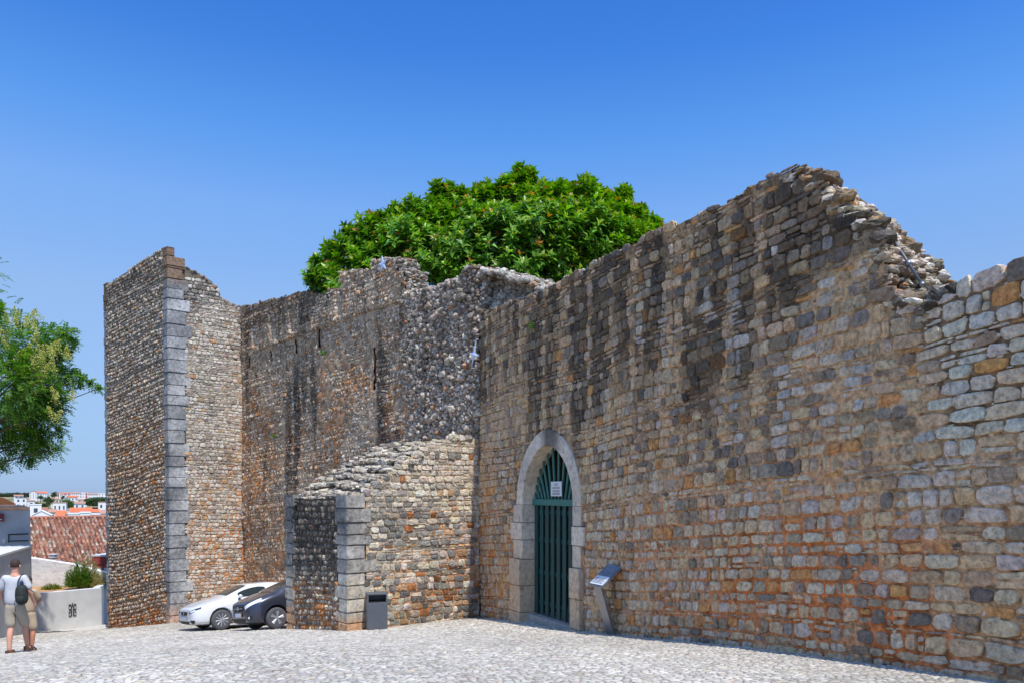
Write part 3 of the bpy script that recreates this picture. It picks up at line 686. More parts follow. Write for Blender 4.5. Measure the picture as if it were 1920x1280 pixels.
# front slope of the rubble mass, standing up behind the gate wall's crest
n = 4400; us = rng.uniform(-2.6, .3, n); fr_ = rng.random(n); zz = 4.3 + (top_b(us) - 4.3) * fr_
P = FB.map(np.stack([us, zz, -.10 - .62 * fr_ + rng.uniform(-.05, .05, n)], -1))
us2 = rng.uniform(-.12, .06, 500); P[:500] = FB.map(np.stack([us2, rng.uniform(4.3, 5.95, 500), rng.uniform(-.8, -.04, 500)], -1))
rocks('rubble_facing', P, rng.uniform(.05, .12, n), M_rubble, cw, pick([(176, 168, 154), (196, 188, 174), (146, 136, 122), (116, 106, 96), (172, 140, 110)], [3, 2.4, 2.5, 1.6, .8], rng, n), rng, flat=(.5, .9))

n = 520; us = rng.uniform(3.42, 3.62, n); us[::2] = rng.uniform(3.88, 4.06, len(us[::2])); zz = rng.uniform(5.85, 6.65, n); zz[::2] = rng.uniform(6.5, 7.1, len(zz[::2]))
P = FB.map(np.stack([us, zz, rng.uniform(-.72, -.02, n)], -1))
rocks('merlon_end', P, rng.uniform(.05, .09, n), M_rubble, cw, pick([(176, 168, 154), (190, 182, 166), (146, 136, 122), (172, 140, 110)], [3, 2, 2.5, .8], rng, n), rng, flat=(.4, .7), tip=.2)

# ------------------------------------------------------------------ TOWER
PE = (-13.51, 30.52); PD = (-11.29, 32.45); PF = (-18.73, 35.73)
FR = Frame(PE, (.755, .656), (.656, -.755)); LR = 2.946
FL = Frame(PE, (-.708, .706), (-.706, -.708)); LL = 7.375
tower = empty('castle_tower', (0, 0, 0), 'tall square stone tower with pale dressed corner and eroded top', 'tower')
def top_r(u):
    u = np.asarray(u, float); st = np.floor(u / .2)
    return np.interp(u, [0, .8, 1.24, 1.69, 1.95, 2.12, 2.25, 2.95, 3.2], [9.2, 9.0, 8.85, 8.55, 8.35, 8.1, 7.95, 7.8, 7.8]) + .12 * (hsh(st, st * 0, 9) - .5)
top_l = lambda u: 9.74 - .24 * np.asarray(u, float) / 7.4 + .04 * (hsh(np.floor(np.asarray(u) / .25), 0 * np.asarray(u), 3) - .5)
def stain_r(u, z):
    n = fbm(u * 1.2, z * .7, 91); return np.clip(.7 * sst(7.4, 8.6, z + n) + .35 * sst(.5, .65, n), 0, 1)
def col_r(u, z, rng):
    n = len(u); o = sst(3.5, -4.5, z) * .7 + .5 * sst(1.6, 2.9, u) * sst(4, 1, z)
    pal = [(180, 174, 162), (164, 156, 144), (198, 192, 180), (138, 130, 120), (168, 130, 92), (164, 142, 116)]
    W = np.stack([3.4 + 0 * u, 2.6 + 0 * u, 2.2 + 0 * u, 1.3 + 0 * u, .15 + o, .3 + o], 1)
    return stain_col(pick(pal, W, rng, n), stain_r(u, z) * rng.uniform(.3, 1, n))
def mor_r(u, z, rng):
    o = np.clip(sst(3.5, -4.5, z) + .3 * sst(1.6, 2.9, u), 0, 1)
    return stain_col(mixc(lin((150, 136, 116)) + 0 * u[:, None], lin((178, 116, 66)), o * sst(.35, .6, fbm(u * 2, z * 2, 14) + .05)), stain_r(u, z))
wall_face('masonry', FR, tower, .0, LR, lambda u: FR.ground(u) - .1, lambda u: np.asarray(u) * 0 + 8.6, top_r, dict(h=(.10, .18), w=(.12, .30), thin=.25), col_r, mor_r, lambda u, z, a, b: u < .62,
          st=.08, rough=.02, seed=22, galets=900, gain=(1.34, 1.31, 1.27), gap=.006, relief=(.012, .03), N=10, rings=((1.0, -.6), (.95, .5), (.7, .95)), power=(2.2, 5), jit=.12)
def col_l(u, z, rng):
    n = len(u); o = np.clip(sst(4.2, 1.2, z + 1.5 * (fbm(u * .6, z * .4, 15) - .5)), 0, 1)
    lowo = sst(-4.0, -5.2, z + .17 * u)
    pal = [(184, 176, 164), (166, 156, 142), (148, 136, 122), (166, 126, 88), (150, 100, 62), (122, 106, 90)]
    W = np.stack([3.2 + 0 * u, 3.0 + 0 * u, 2 + 0 * u, .2 + o * 1.5, .05 + o * .6 + 6 * lowo, 1 + 0 * u], 1)
    return stain_col(pick(pal, W, rng, n), (.55 * sst(7, 9.3, z) + .25 * sst(3.5, 6, z)) * rng.uniform(.3, 1, n))
def mor_l(u, z, rng):
    o = np.clip(sst(4.2, 1.2, z), 0, 1); lowo = sst(-4.0, -5.2, z + .17 * u)
    c = mixc(lin((118, 108, 96)) + 0 * u[:, None], lin((150, 100, 60)), o * .8); return mixc(c, lin((186, 112, 54)), lowo)
wall_face('masonry', FL, tower, .0, LL, lambda u: FL.ground(u) - .1, lambda u: np.asarray(u) * 0 + 9.58, top_l, dict(h=(.12, .17), w=(.11, .2), thin=.08), col_l, mor_l, lambda u, z, a, b: (u < .38) | (u > LL - .32),
          st=.09, rough=.02, seed=23, gain=(1.38, 1.31, 1.24), gap=.008, relief=(.03, .06), N=9, rings=((1.0, -.3), (.93, .5), (.6, .95)), power=(2.0, 3.0), jit=.12, tilt=.5, rot=.12)
# core
slab('wall_core', FL, np.linspace(.02, LL, 20), lambda u: np.asarray(u) * 0 - 7.2, lambda u: top_l(u) - .08, -.05, -.28, M_rubble, tower, (110, 100, 90))
slab('wall_core', FR, np.linspace(.05, LR + .6, 20), lambda u: np.asarray(u) * 0 - 6.2, lambda u: top_r(u) - .08, -.05, -.9, M_rubble, tower, (110, 100, 90))
m = MB(); m.prism([tuple(FR.xy(.2, -.5)), tuple(FR.xy(LR + .4, -.5)), tuple(FR.xy(LR + .6, -7.6)), (PF[0] + .5, PF[1] + .2)], -7.2, 7.5)
o = m.build('wall_core', M_rubble, tower); color_obj(o, lambda co: np.tile(lin((110, 100, 90)), (len(co), 1)))
n = 260; us = rng.uniform(.75, LR, n)
top_rocks('rubble_crest', FR, tower, us, top_r, (-.85, -.03), (.07, .14), lambda u, z, r: pick([(176, 168, 154), (146, 136, 122), (112, 102, 92), (190, 140, 110)], [3, 3, 2, .6], r, len(u)), rng, 3)
n = 160; us = rng.uniform(.2, LL - .2, n)
top_rocks('rubble_crest', FL, tower, us, top_l, (-.26, -.05), (.04, .07), lambda u, z, r: pick([(150, 140, 124), (112, 102, 92)], [3, 3], r, len(u)), rng, 3)

def quoins(name, fr1, fr2, parent, z0, z1, w1, w2, hr, colf, seed, proud0=.032, only=None):
    """dressed corner blocks: L footprints wrapping the corner where both frames start (u = 0)"""
    r = random.Random(seed); z = z0; j = 0; V = []; mb = MB()
    cols = []
    while z < z1:
        h = r.uniform(*hr); a = w1[j % 2] * r.uniform(.85, 1.15); b = w2[j % 2] * r.uniform(.85, 1.15)
        o = fr1.o; zz = min(z + h, z1); proud = proud0 + r.uniform(-.012, .016)
        c = o + (fr1.n + fr2.n) * 0
        P0 = o + fr1.n * proud + fr2.n * proud * 1.0
        # intersection corner of the two proud planes
        A = np.array([fr1.n, fr2.n]); rhs = np.array([fr1.n @ o + proud, fr2.n @ o + proud]); P0 = np.linalg.solve(A, rhs)
        p1 = fr1.xy(a, proud); p1b = fr1.xy(a, -.25); p2 = fr2.xy(b, proud); p2b = fr2.xy(b, -.25); inn = o - fr1.n * .25 - fr2.n * .25
        A = np.array([fr1.n, fr2.n]); rhs = np.array([fr1.n @ o - .25, fr2.n @ o - .25]); inn = np.linalg.solve(A, rhs)
        n0 = len(mb.bm.verts); bmx = bmesh.new()
        pl = [P0, p1, p1b, inn, p2b, p2]
        mb2 = MB(); mb2.prism([tuple(q) for q in pl], z + .007, zz - .007)
        bmesh.ops.recalc_face_normals(mb2.bm, faces=mb2.bm.faces)
        bmesh.ops.bevel(mb2.bm, geom=list(mb2.bm.edges), offset=r.uniform(.012, .03), segments=2, affect='EDGES')
        me = bpy.data.meshes.new('t'); mb2.bm.to_mesh(me); mb2.bm.free(); bmx.free()
        k = r.uniform(.72, 1.2); cols.append((len(mb.bm.verts), k, r.random())); mb.bm.from_mesh(me); bpy.data.meshes.remove(me)
        z = zz; j += 1
    bmesh.ops.recalc_face_normals(mb.bm, faces=mb.bm.faces)
    me = bpy.data.meshes.new(name); mb.bm.to_mesh(me); mb.bm.free(); me.materials.append(M_quoin)
    ob = bpy.data.objects.new(name, me); C.objects.link(ob); ob.parent = parent
    st = [c[0] for c in cols] + [len(me.vertices)]
    tone = np.zeros(len(me.vertices)); rnd = np.zeros(len(me.vertices))
    for i, c in enumerate(cols): tone[st[i]:st[i + 1]] = c[1]; rnd[st[i]:st[i + 1]] = c[2]
    color_obj(ob, lambda co: colf(co, tone, rnd)); return ob
def cq(co, tone, rnd):
    z = co[:, 2]; uu = (co[:, 0] - PE[0]) * .755 + (co[:, 1] - PE[1]) * .656; tone = tone * np.where(uu > .30 + .12 * rnd, .84 + .34 * rnd, 1)
    c = lin((160, 160, 158)) * tone[:, None]; c = mixc(c, lin((204, 204, 200)), sst(.55, .68, fbm(uu * 6, z * .5, 8)) * .7)
    c = mixc(c, lin((116, 118, 120)) * tone[:, None], sst(.45, .6, fbm(co[:, 0] * 1.7 + 5, z * 1.4, 5)) * .7)
    c = mixc(c, lin((134, 104, 74)) * tone[:, None], sst(8.3, 8.5, z) * .85)
    return mixc(c, lin((196, 140, 86)), sst(-4.2, -5.0, z) * .6)
quoins('corner_stones', FR, FL, tower, -5.3, 8.95, (.66, .80), (.36, .46), (.38, .54), cq, 5)
quoins('corner_stones', FR, FL, tower, 8.955, 9.32, (.60, .60), (.42, .5), (.36, .37), cq, 6)
quoins('corner_stones', FR, FL, tower, 9.325, 9.66, (.30, .30), (.42, .5), (.33, .34), cq, 7)
FF = Frame(PF, (.708, -.706), (-.706, -.708)); FF2 = Frame(PF, (.706, .708), (-.708, .706))
quoins('corner_stones', FF, FF2, tower, -6.8, 9.6, (.34, .5), (.4, .6), (.30, .42), cq, 8)

# ------------------------------------------------------------------ BUTTRESS (spur)
PG = (-3.80, 17.86); PH = (-5.92, 20.32)
GRr = Frame(PG, (.755, .656), (.656, -.755)); LG = 3.88
GLl = Frame(PG, (-.652, .758), (-.758, -.652)); LH = 3.25
sp = empty('stone_buttress', (0, 0, 0), 'low stepped stone buttress with dressed corner standing between cars and gate', 'buttress')
def top_s(l):
    l = np.asarray(l, float); return np.interp(l, [0, .4, .7, 1.4, 2.0, 2.5, 2.9, 4.5], [-.05, 0, .22, .64, 1.02, 1.27, 1.4, 1.46])
def top_sr(u): u = np.asarray(u, float); return top_s(u) + .10 * (hsh(np.floor(u / .24), 0 * u, 4) - .5) + .06 + 0 * u
def col_s(u, z, rng):
    n = len(u); lo = sst(-.2, -2.3, z + .9 * (fbm(u, z, 3) - .5)); hi = sst(-.4, .3, z + .25 * u - .4)
    pal = [(150, 146, 138), (124, 123, 120), (204, 196, 180), (186, 176, 158), (176, 146, 114), (160, 108, 70), (212, 206, 196)]
    W = np.stack([2.2 - hi, 2.4 - hi * 1.6, .8 + 4 * hi, 1.0 + 2 * hi + lo, .5 + lo * 1.3, .1 + lo * .4, .3 + hi + .7 * lo], 1)
    return pick(pal, W, rng, n) * (1 - .35 * (sst(.5, .62, fbm(u * 1.1, z * 1.1, 17)) * (1 - hi)))[:, None]
def mor_s(u, z, rng):
    lo = sst(.1, -2.2, z); n = fbm(u * 1.3, z * 1.5, 16)
    c = mixc(lin((176, 160, 136)) + 0 * u[:, None], lin((190, 128, 82)), np.clip(lo * sst(.35, .65, n) * .9 + .2 * sst(.55, .65, n), 0, 1))
    wst = box_w(u, 1.9, 2.05, .06) + box_w(u, 2.5, 2.62, .06)
    return mixc(c, lin((222, 214, 204)), np.clip(wst, 0, 1) * box_w(z, -2.4, -1.4, .2) * .8)
wall_face('masonry', GRr, sp, .0, LG, lambda u: GRr.ground(u) - .05, lambda u: np.asarray(u) * 0 + 1.45, top_sr, dict(h=(.11, .19), w=(.14, .34), thin=.25), col_s, mor_s, lambda u, z, a, b: u < .46,
          st=.06, rough=.02, seed=32, galets=700, gain=(1.25, 1.19, 1.10), gap=.008, relief=(.016, .04), N=16, power=(3, 9), rings=((1.0, -.6), (.98, .3), (.9, .85), (.5, 1.0)), tilt=.45)
top_sl = lambda u: np.asarray(u, float) * 0 - .06
def col_sl(u, z, rng):
    n = len(u); lo = sst(-1.6, -2.6, z); pal = [(150, 140, 128), (110, 104, 98), (178, 168, 152), (166, 116, 74), (84, 80, 76)]
    W = np.stack([2 + lo, 2.4 + 0 * u, .8 + lo, .2 + lo * 1.3, 2.4 - 2 * lo], 1); return stain_col(pick(pal, W, rng, n), .75 * sst(-2.4, -1.0, z + .9 * (fbm(u * 1.5, z * .6, 7) - .5)) * rng.uniform(.5, 1, n))
mor_sl = lambda u, z, rng: stain_col(mixc(lin((120, 106, 90)) + 0 * u[:, None], lin((172, 116, 70)), sst(-1.8, -2.8, z)), .6 * sst(-2.4, -1.2, z))
wall_face('masonry', GLl, sp, .0, LH, lambda u: GLl.ground(u) - .05, lambda u: np.asarray(u) * 0 - .05, top_sl, dict(h=(.11, .17), w=(.12, .22), thin=.1), col_sl, mor_sl, lambda u, z, a, b: (u < .46) | (u > LH - .4),
          st=.06, rough=.015, seed=33, gain=(1.2, 1.14, 1.04), gap=.008, relief=(.02, .05), N=10, rings=((1.0, -.3), (.93, .5), (.6, .95)), power=(2.0, 3.2), jit=.1, tilt=.5)
# stepped solid core
lam = np.linspace(0.02, 3.9, 28); V = []
for l in lam:
    for off in (.02, LH - .02):
        b = GRr.xy(l, 0) + GLl.t * off + (GRr.n * -.04); V += [(b[0], b[1], -4.2), (b[0], b[1], float(top_s(l)) - .10)]
Q = []
for i in range(len(lam) - 1):
    a = i * 4; b = a + 4; Q += [(a, a + 1, b + 1, b), (a + 1, a + 3, b + 3, b + 1), (a + 3, a + 2, b + 2, b + 3)]
Q += [(0, 2, 3, 1)]
o = mesh_np('wall_core', np.array(V), [np.array(Q)], M_rubble, sp, np.tile(lin((150, 138, 120)), (len(V), 1)), smooth=False)
n = 2600; l = rng.uniform(.1, 3.9, n); w = rng.uniform(0.05, LH - .02, n)
B = np.array([GRr.xy(a) for a in l]) + GLl.t[None] * w[:, None]
ls_ = np.floor(l / .34 + .25 * np.sin(w * 2.3)) * .34 + .12; zt = top_s(l * .45 + np.clip(ls_, 0, 4) * .55) - .05 + .10 * (fbm(B[:, 0] * 2, B[:, 1] * 2, 5) - .5) * 2
P = np.c_[B, zt - rng.uniform(0, .06, n)]
edge = (l < .35); sz = rng.uniform(.05, .15, n) * np.where(edge, .6, 1)
rocks('rubble_top', P, sz, M_rubble, sp, pick([(182, 170, 148), (198, 188, 168), (156, 146, 130), (124, 114, 102), (112, 110, 108)], [3, 2, 2.6, 1.4, 1], rng, n), rng, flat=(.3, .6), tip=.25)
def cq2(co, tone, rnd):
    z = co[:, 2]; c = mixc(lin((186, 180, 170)) * tone[:, None], lin((130, 129, 126)) * tone[:, None], sst(.42, .58, fbm(co[:, 0] * 1.9 + 5, z * 1.6, 5)) * .8)
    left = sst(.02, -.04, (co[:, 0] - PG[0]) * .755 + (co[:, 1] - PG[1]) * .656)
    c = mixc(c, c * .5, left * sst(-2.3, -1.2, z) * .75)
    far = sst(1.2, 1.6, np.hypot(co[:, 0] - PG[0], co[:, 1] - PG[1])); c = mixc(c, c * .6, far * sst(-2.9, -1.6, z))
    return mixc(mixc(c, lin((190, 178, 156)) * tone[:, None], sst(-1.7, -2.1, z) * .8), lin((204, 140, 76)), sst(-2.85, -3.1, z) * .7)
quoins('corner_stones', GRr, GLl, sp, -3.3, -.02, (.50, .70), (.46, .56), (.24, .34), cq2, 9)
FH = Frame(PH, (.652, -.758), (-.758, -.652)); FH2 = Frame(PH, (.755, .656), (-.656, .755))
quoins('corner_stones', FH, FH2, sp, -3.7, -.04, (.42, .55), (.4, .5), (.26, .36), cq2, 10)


# ------------------------------------------------------------------ small things on and by the walls
M_steel = mat_plain('brushed_steel', (150, 152, 156), .38, metal=.85, var=.08, scale=20)
M_dgrey = mat_plain('grey_powder_paint', (88, 92, 98), .45, var=.08, scale=10)
M_black = mat_plain('black_paint', (22, 22, 24), .4)
M_star = mat_plain('pale_blue_star', (196, 212, 236), .4, var=.05)

def star(name, loc, n2, r, pts, label, th=.03, rot=0.0, inner=.4):
    o = empty(name, loc, label, 'ornament'); o.rotation_euler = (0, 0, math.atan2(n2[1], n2[0]) + math.pi / 2)
    m = MB(); n = len(pts) * 2; P = []
    for i in range(n):
        a = rot + math.pi / 2 + math.pi * i / len(pts); q = r * (pts[i // 2] if i % 2 == 0 else inner); P.append((q * math.cos(a), q * math.sin(a)))
    f = [m.bm.verts.new((x, -th * .3, z)) for x, z in P]; b = [m.bm.verts.new((x, th * .3, z)) for x, z in P]
    c0 = m.bm.verts.new((0, -th, 0)); c1 = m.bm.verts.new((0, th, 0))
    for i in range(n):
        j = (i + 1) % n; m.bm.faces.new([f[i], f[j], c0]); m.bm.faces.new([b[j], b[i], c1]); m.bm.faces.new([f[i], b[i], b[j], f[j]])
    m.build('star_body', M_star, o)
    m = MB(); m.tube((0, 0, 0), (0, .16, 0), .008); m.build('fixing_pin', M_steel, o)
    return o
star('wall_star', FB.p(4.45, 6.95, .22), FB.n, .27, [1, .9, .85, .9, 1], 'pale star ornament fixed high on the raised merlon of the curtain wall', rot=.15)
star('wall_star', FM.p(.12, 3.62, .22), (-.8, -.6), .34, [1.1, .6, .95, .7], 'pale four pointed star ornament fixed in the corner beside the gate wall', rot=-.3, inner=.2)

rod = empty('steel_tube', (0, 0, 0), 'thin dark steel tube lying down the broken rubble end of the gate wall', 'tube')
m = MB(); p0 = Vector(FM.p(12.25, 3.22, -.30)); p1 = Vector(FM.p(12.86, 2.36, -.18))
m.tube(p0, p1, .017); m.build('tube', M_dgrey, rod, smooth=True)
m = MB(); m.tube(p0.lerp(p1, .62), p0.lerp(p1, .68), .032); m.build('coupling', M_steel, rod, smooth=True); m = MB(); m.tube(p0.lerp(p1, .98), p1 + (p1 - p0) * .02, .03); m.build('coupling', M_steel, rod, smooth=True)

def leaves_np(pos, dirs, nor, L, W, col, droop=.25, fold=.25):
    """pos,dirs,nor (n,3); returns verts, quads: each leaf = 6 points, 4 faces, folded along its midrib and drooping"""
    n = len(pos); dirs = dirs / np.linalg.norm(dirs, axis=1)[:, None]
    side = np.cross(dirs, nor); side /= np.linalg.norm(side, axis=1)[:, None] + 1e-9; up = np.cross(side, dirs)
    L = np.broadcast_to(L, (n,))[:, None]; W = np.broadcast_to(W, (n,))[:, None]
    mid = pos + dirs * L * .5; tip = pos + dirs * L - up * L * droop
    lf = pos + dirs * L * .45 + side * W * .5 + up * W * fold; rt = pos + dirs * L * .45 - side * W * .5 + up * W * fold
    V = np.stack([pos, rt, tip, lf, mid], 1).reshape(-1, 3); o = (np.arange(n) * 5)[:, None]
    Q = np.concatenate([o + np.array([0, 1, 2, 4]), o + np.array([0, 4, 2, 3])])
    return V, Q, np.repeat(col, 5, 0)
def unit(n, rng): v = rng.normal(size=(n, 3)); return v / np.linalg.norm(v, axis=1)[:, None]

def weed(loc, nrm, r, n, label, seed, col=(92, 132, 40)):
    rg = np.random.default_rng(seed); d = unit(n, rg) * .8 + np.array(nrm) * .9 + np.array([0, 0, .3])
    p = np.tile(np.array(loc), (n, 1)) + unit(n, rg) * r * .4
    V, Q, c = leaves_np(p, d, unit(n, rg), rg.uniform(.5, 1, n) * r, rg.uniform(.2, .4, n) * r, lin(col) * rg.uniform(.6, 1.4, n)[:, None])
    o = mesh_np('wall_weed', V, [Q], M_leaf2, None, c); tag(o, label, 'plant'); return o
n3 = lambda f: (f.n[0], f.n[1], 0)
weed(FM.p(3.25, 3.75, .05), n3(FM), .13, 26, 'tiny green weed growing high in the gate wall left above the arch', 1)
weed(FB.p(8.5, 4.85, .06), n3(FB), .16, 26, 'green weed rooted under the battlements of the curtain wall', 2)
weed(FB.p(12.6, 2.2, .06), n3(FB), .13, 22, 'small green weed on the curtain wall near the tower', 3)
weed(FM.p(5.55, DG + .08, .18), n3(FM), .12, 16, 'dry weed tuft at the foot of the right gate jamb', 4, (120, 100, 60))

# litter bin
bx_, by_ = -3.16, 17.98; bz = float(g(bx_, by_))
bn = empty('litter_bin', (bx_, by_, bz - .01), 'grey metal litter bin standing against the corner of the low buttress', 'litter bin', rz=math.atan2(.656, .755) - .42)
m = MB(); m.box(-.235, .235, -.17, .17, .03, .66); m.build('body', M_dgrey, bn, bevel=.008)
m = MB(); m.box(-.235, .235, -.17, .17, .835, .875); m.build('lid', M_dgrey, bn, bevel=.008)
m = MB(); m.box(-.235, -.20, -.17, .17, .66, .835); m.box(.20, .235, -.17, .17, .66, .835); m.box(-.20, .20, .15, .17, .66, .835); m.build('hood_frame', M_dgrey, bn)
m = MB(); m.box(-.198, .198, -.15, .145, .662, .69); m.build('liner', M_black, bn)
m = MB(); m.box(-.2, .2, -.14, .14, -.03, .03); m.build('plinth', M_black, bn)
m = MB(); m.tube((0.17, -.172, .60), (.17, -.182, .60), .014); m.build('lock', M_steel, bn)

# information lectern of folded steel
lx, ly = 1.78, 14.25; lz = float(g(lx, ly))
lec = empty('info_lectern', (lx, ly, lz), 'bent steel information lectern with slanted panel in front of gate wall', 'information stand', rz=math.atan2(FM.t[1], FM.t[0]))
# local x runs along the wall towards the viewer, local y points away from the wall's street side (to the wall is +y after rotation)
yw = 1 if (Matrix.Rotation(lec.rotation_euler.z, 2) @ Vector((0, 1))).dot(Vector(FM.n)) < 0 else -1
def ly_(v): return v * yw
def plate(mb, x0, x1, a, b, t):     # slab between two (y,z) points
    (ya, za), (yb, zb2) = a, b; d = Vector((yb - ya, zb2 - za)).normalized(); nn = Vector((-d.y, d.x)) * t
    pts = [(x0, ly_(ya), za), (x1, ly_(ya), za), (x1, ly_(yb), zb2), (x0, ly_(yb), zb2)]
    q = [(x0, ly_(ya + nn.x), za + nn.y), (x1, ly_(ya + nn.x), za + nn.y), (x1, ly_(yb + nn.x), zb2 + nn.y), (x0, ly_(yb + nn.x), zb2 + nn.y)]
    mb.hexa(pts + q)
m = MB(); plate(m, -.13, .13, (.10, -.03), (-.20, .93), .05); m.build('post', M_steel, lec, bevel=.004)
m = MB(); plate(m, -.25, .25, (-.26, .90), (.16, 1.26), .03); m.build('panel_frame', M_steel, lec, bevel=.004)
m = MB(); plate(m, -.22, .22, (-.263, .948), (.125, 1.279), .006)
lp = m.build('panel', mat_plain('printed_panel', (214, 220, 226), .25, var=.05, coat=.5), lec)
m = MB(); plate(m, -.22, .22, (-.10, 1.093), (.12, 1.281), .010); m.build('panel_picture', mat_plain('panel_print', (92, 112, 130), .25, var=.3, scale=9, coat=.5), lec)
m = MB()
for k in range(5): plate(m, -.19, .17 - .05 * (k % 2), (-.235 + k * .022, .9745 + k * .0188), (-.230 + k * .022, .979 + k * .0188), .009)
m.build('print', M_ink, lec)

# manhole cover at the near edge
mx_, my_ = 2.86, 6.18; mz = float(g(mx_, my_))
mh = empty('manhole_cover', (mx_, my_, mz + .012), 'round iron manhole cover set in the cobbles at the near edge', 'manhole cover')
m = MB(); m.lathe([(.30, -.05), (.30, .018), (.29, .022), (.02, .022)], axis='Z'); m.build('lid', mat_plain('cast_iron', (84, 88, 92), .5, metal=.6, bump=.004, bscale=60), mh)
m = MB(); m.lathe([(.36, -.05), (.36, .02), (.31, .02), (.305, -.05)], axis='Z'); m.build('ring', mat_plain('iron_ring', (110, 114, 116), .5, metal=.5), mh)
nrm_ = Vector((-(float(g(mx_ + .1, my_)) - float(g(mx_ - .1, my_))) / .2, -(float(g(mx_, my_ + .1)) - float(g(mx_, my_ - .1))) / .2, 1)).normalized()
mh.rotation_mode = 'QUATERNION'; mh.rotation_quaternion = nrm_.to_track_quat('Z', 'Y')

# ------------------------------------------------------------------ TREES
def add_branch(mb, pts, r0, r1, n=8):
    k = len(pts) - 1
    for i in range(k): mb.tube(pts[i], pts[i + 1], r0 + (r1 - r0) * i / k, r0 + (r1 - r0) * (i + 1) / k, n)

# big-leaved evergreen behind the curtain wall
def magnolia():
    rg = np.random.default_rng(40)
    base = Vector((.4, 30.5, -2.5)); root = empty('broadleaf_tree', base, 'large glossy broadleaf tree with reddish new leaves rising behind the castle walls', 'tree')
    B = []   # px, py, radius px, depth
    for x, y, r, Y in [(612, 525, 34, 27.8), (648, 490, 44, 28.5), (690, 455, 50, 29), (640, 545, 40, 27.5), (738, 435, 55, 29), (790, 420, 60, 29.5), (838, 385, 48, 30), (770, 480, 70, 28), (870, 430, 70, 29.5), (905, 385, 46, 30.5),
                       (965, 365, 50, 31), (978, 335, 24, 31), (1030, 385, 56, 30.5), (1090, 380, 52, 31), (1105, 350, 22, 31), (1150, 395, 48, 31), (1165, 368, 20, 31), (1200, 420, 34, 31), (1225, 425, 20, 31), (930, 460, 80, 28.5), (1010, 460, 80, 28.5), (1090, 450, 75, 29),
                       (860, 500, 70, 28), (960, 520, 70, 28), (1050, 520, 60, 28.5), (1140, 460, 55, 29.5), (700, 510, 55, 28), (1180, 450, 40, 30), (1240, 440, 24, 30.5), (1000, 410, 60, 30), (583, 496, 12, 27.6), (596, 469, 11, 28), (621, 443, 12, 28.5), (656, 416, 13, 29), (705, 393, 13, 29), (742, 376, 14, 29), (780, 369, 11, 29.5), (832, 337, 15, 30), (865, 343, 12, 30), (903, 339, 13, 30.5), (948, 329, 12, 31), (985, 309, 13, 31), (1020, 331, 12, 31), (1062, 336, 12, 31), (1102, 327, 11, 31), (1135, 349, 12, 31), (1170, 343, 10, 31), (1199, 376, 12, 31), (1226, 395, 11, 31), (820, 330, 10, 30), (912, 330, 10, 30.5), (975, 300, 10, 31), (993, 306, 9, 31), (1100, 318, 9, 31), (1170, 338, 9, 31), (935, 335, 9, 31), (1050, 335, 9, 31), (720, 385, 10, 29)]:
        y = y + (24 if r < 17 else 15 if y < 450 else 0); p = at(x, y, Y); B.append((np.array(p), r / 1450 * Y))
    pos = []; dr = []
    for c, r in B:
        k = int(88 * (r / 1.0) ** 2) + 12; d = unit(k, rg); d[:, 2] += .25; d /= np.linalg.norm(d, axis=1)[:, None]
        rad = r * rg.uniform(.35, 1.04, k) ** .7; sh = np.array([1, 1.15, 1])
        pos.append(c + d * rad[:, None] * sh); dr.append(d)
    pos = np.concatenate(pos); dr = np.concatenate(dr)
    cen = np.array([-.6, 29.5, 7.0]); out = pos - cen; out /= np.linalg.norm(out, axis=1)[:, None]
    tw = dr * .35 + out * .7 + np.array([0, 0, .75]) + unit(len(dr), rg) * .25; tw /= np.linalg.norm(tw, axis=1)[:, None]
    P = []; D = []; Nn = []; Lc = []; Wd = []; Cl = []
    for i in range(len(pos)):
        n = rg.integers(9, 15); t = tw[i]; a = np.cross(t, [0.3, 1, .1]); a /= np.linalg.norm(a); b = np.cross(t, a)
        ang = np.arange(n) * 2.4 + rg.uniform(0, 6); lev = np.linspace(0, 1, n)
        el = np.radians(-5 + 65 * lev + rg.uniform(-14, 14, n)); rad_ = np.cos(ang)[:, None] * a + np.sin(ang)[:, None] * b
        d = rad_ * np.cos(el)[:, None] + t * np.sin(el)[:, None]
        P.append(pos[i] + t * (lev[:, None] * .26 - .2)); D.append(d); Nn.append(np.tile(t, (n, 1)) + d * .01)
        L = rg.uniform(.28, .42, n) * (1 - .35 * lev ** 3); Lc.append(L); Wd.append(L * rg.uniform(.40, .52, n))
        g1 = lin((122, 168, 42)) * rg.uniform(.55, 1.35, n)[:, None]; g2 = lin((80, 134, 40)) * rg.uniform(.6, 1.3, n)[:, None]
        c = mixc(g1, g2, rg.random(n)) * rg.uniform(.6, 1.25); yng = (lev > .8) & (rg.random(n) < .5); c[yng] = lin((150, 170, 62))
        red = ((lev > .8) & (rg.random() < .09)) | (rg.random(n) < .004); c[red] = lin((176, 124, 66)) * rg.uniform(.7, 1.3, red.sum())[:, None]
        Cl.append(c)
    V, Q, c = leaves_np(np.concatenate(P), np.concatenate(D), np.concatenate(Nn), np.concatenate(Lc), np.concatenate(Wd), np.concatenate(Cl), droop=.22, fold=.22)
    mesh_np('crown', V - np.array(base), [Q], M_leaf, root, c)
    m = MB(); add_branch(m, [Vector((0, 0, -2)), Vector((.1, 0, 2.5)), Vector((-.2, -.2, 5.5))], .42, .26, 12)
    r2 = random.Random(2)
    for c0, r in B[::1]:
        e = Vector(c0) - base; s = Vector((-.2, -.2, 4.2 + r2.uniform(-.6, 1.3))); mid = s.lerp(e, .5) + Vector((r2.uniform(-.3, .3), r2.uniform(-.3, .3), .25))
        add_branch(m, [s, mid, e], .11, .03, 6)
    m.build('trunk', M_bark, root, smooth=True)
magnolia()

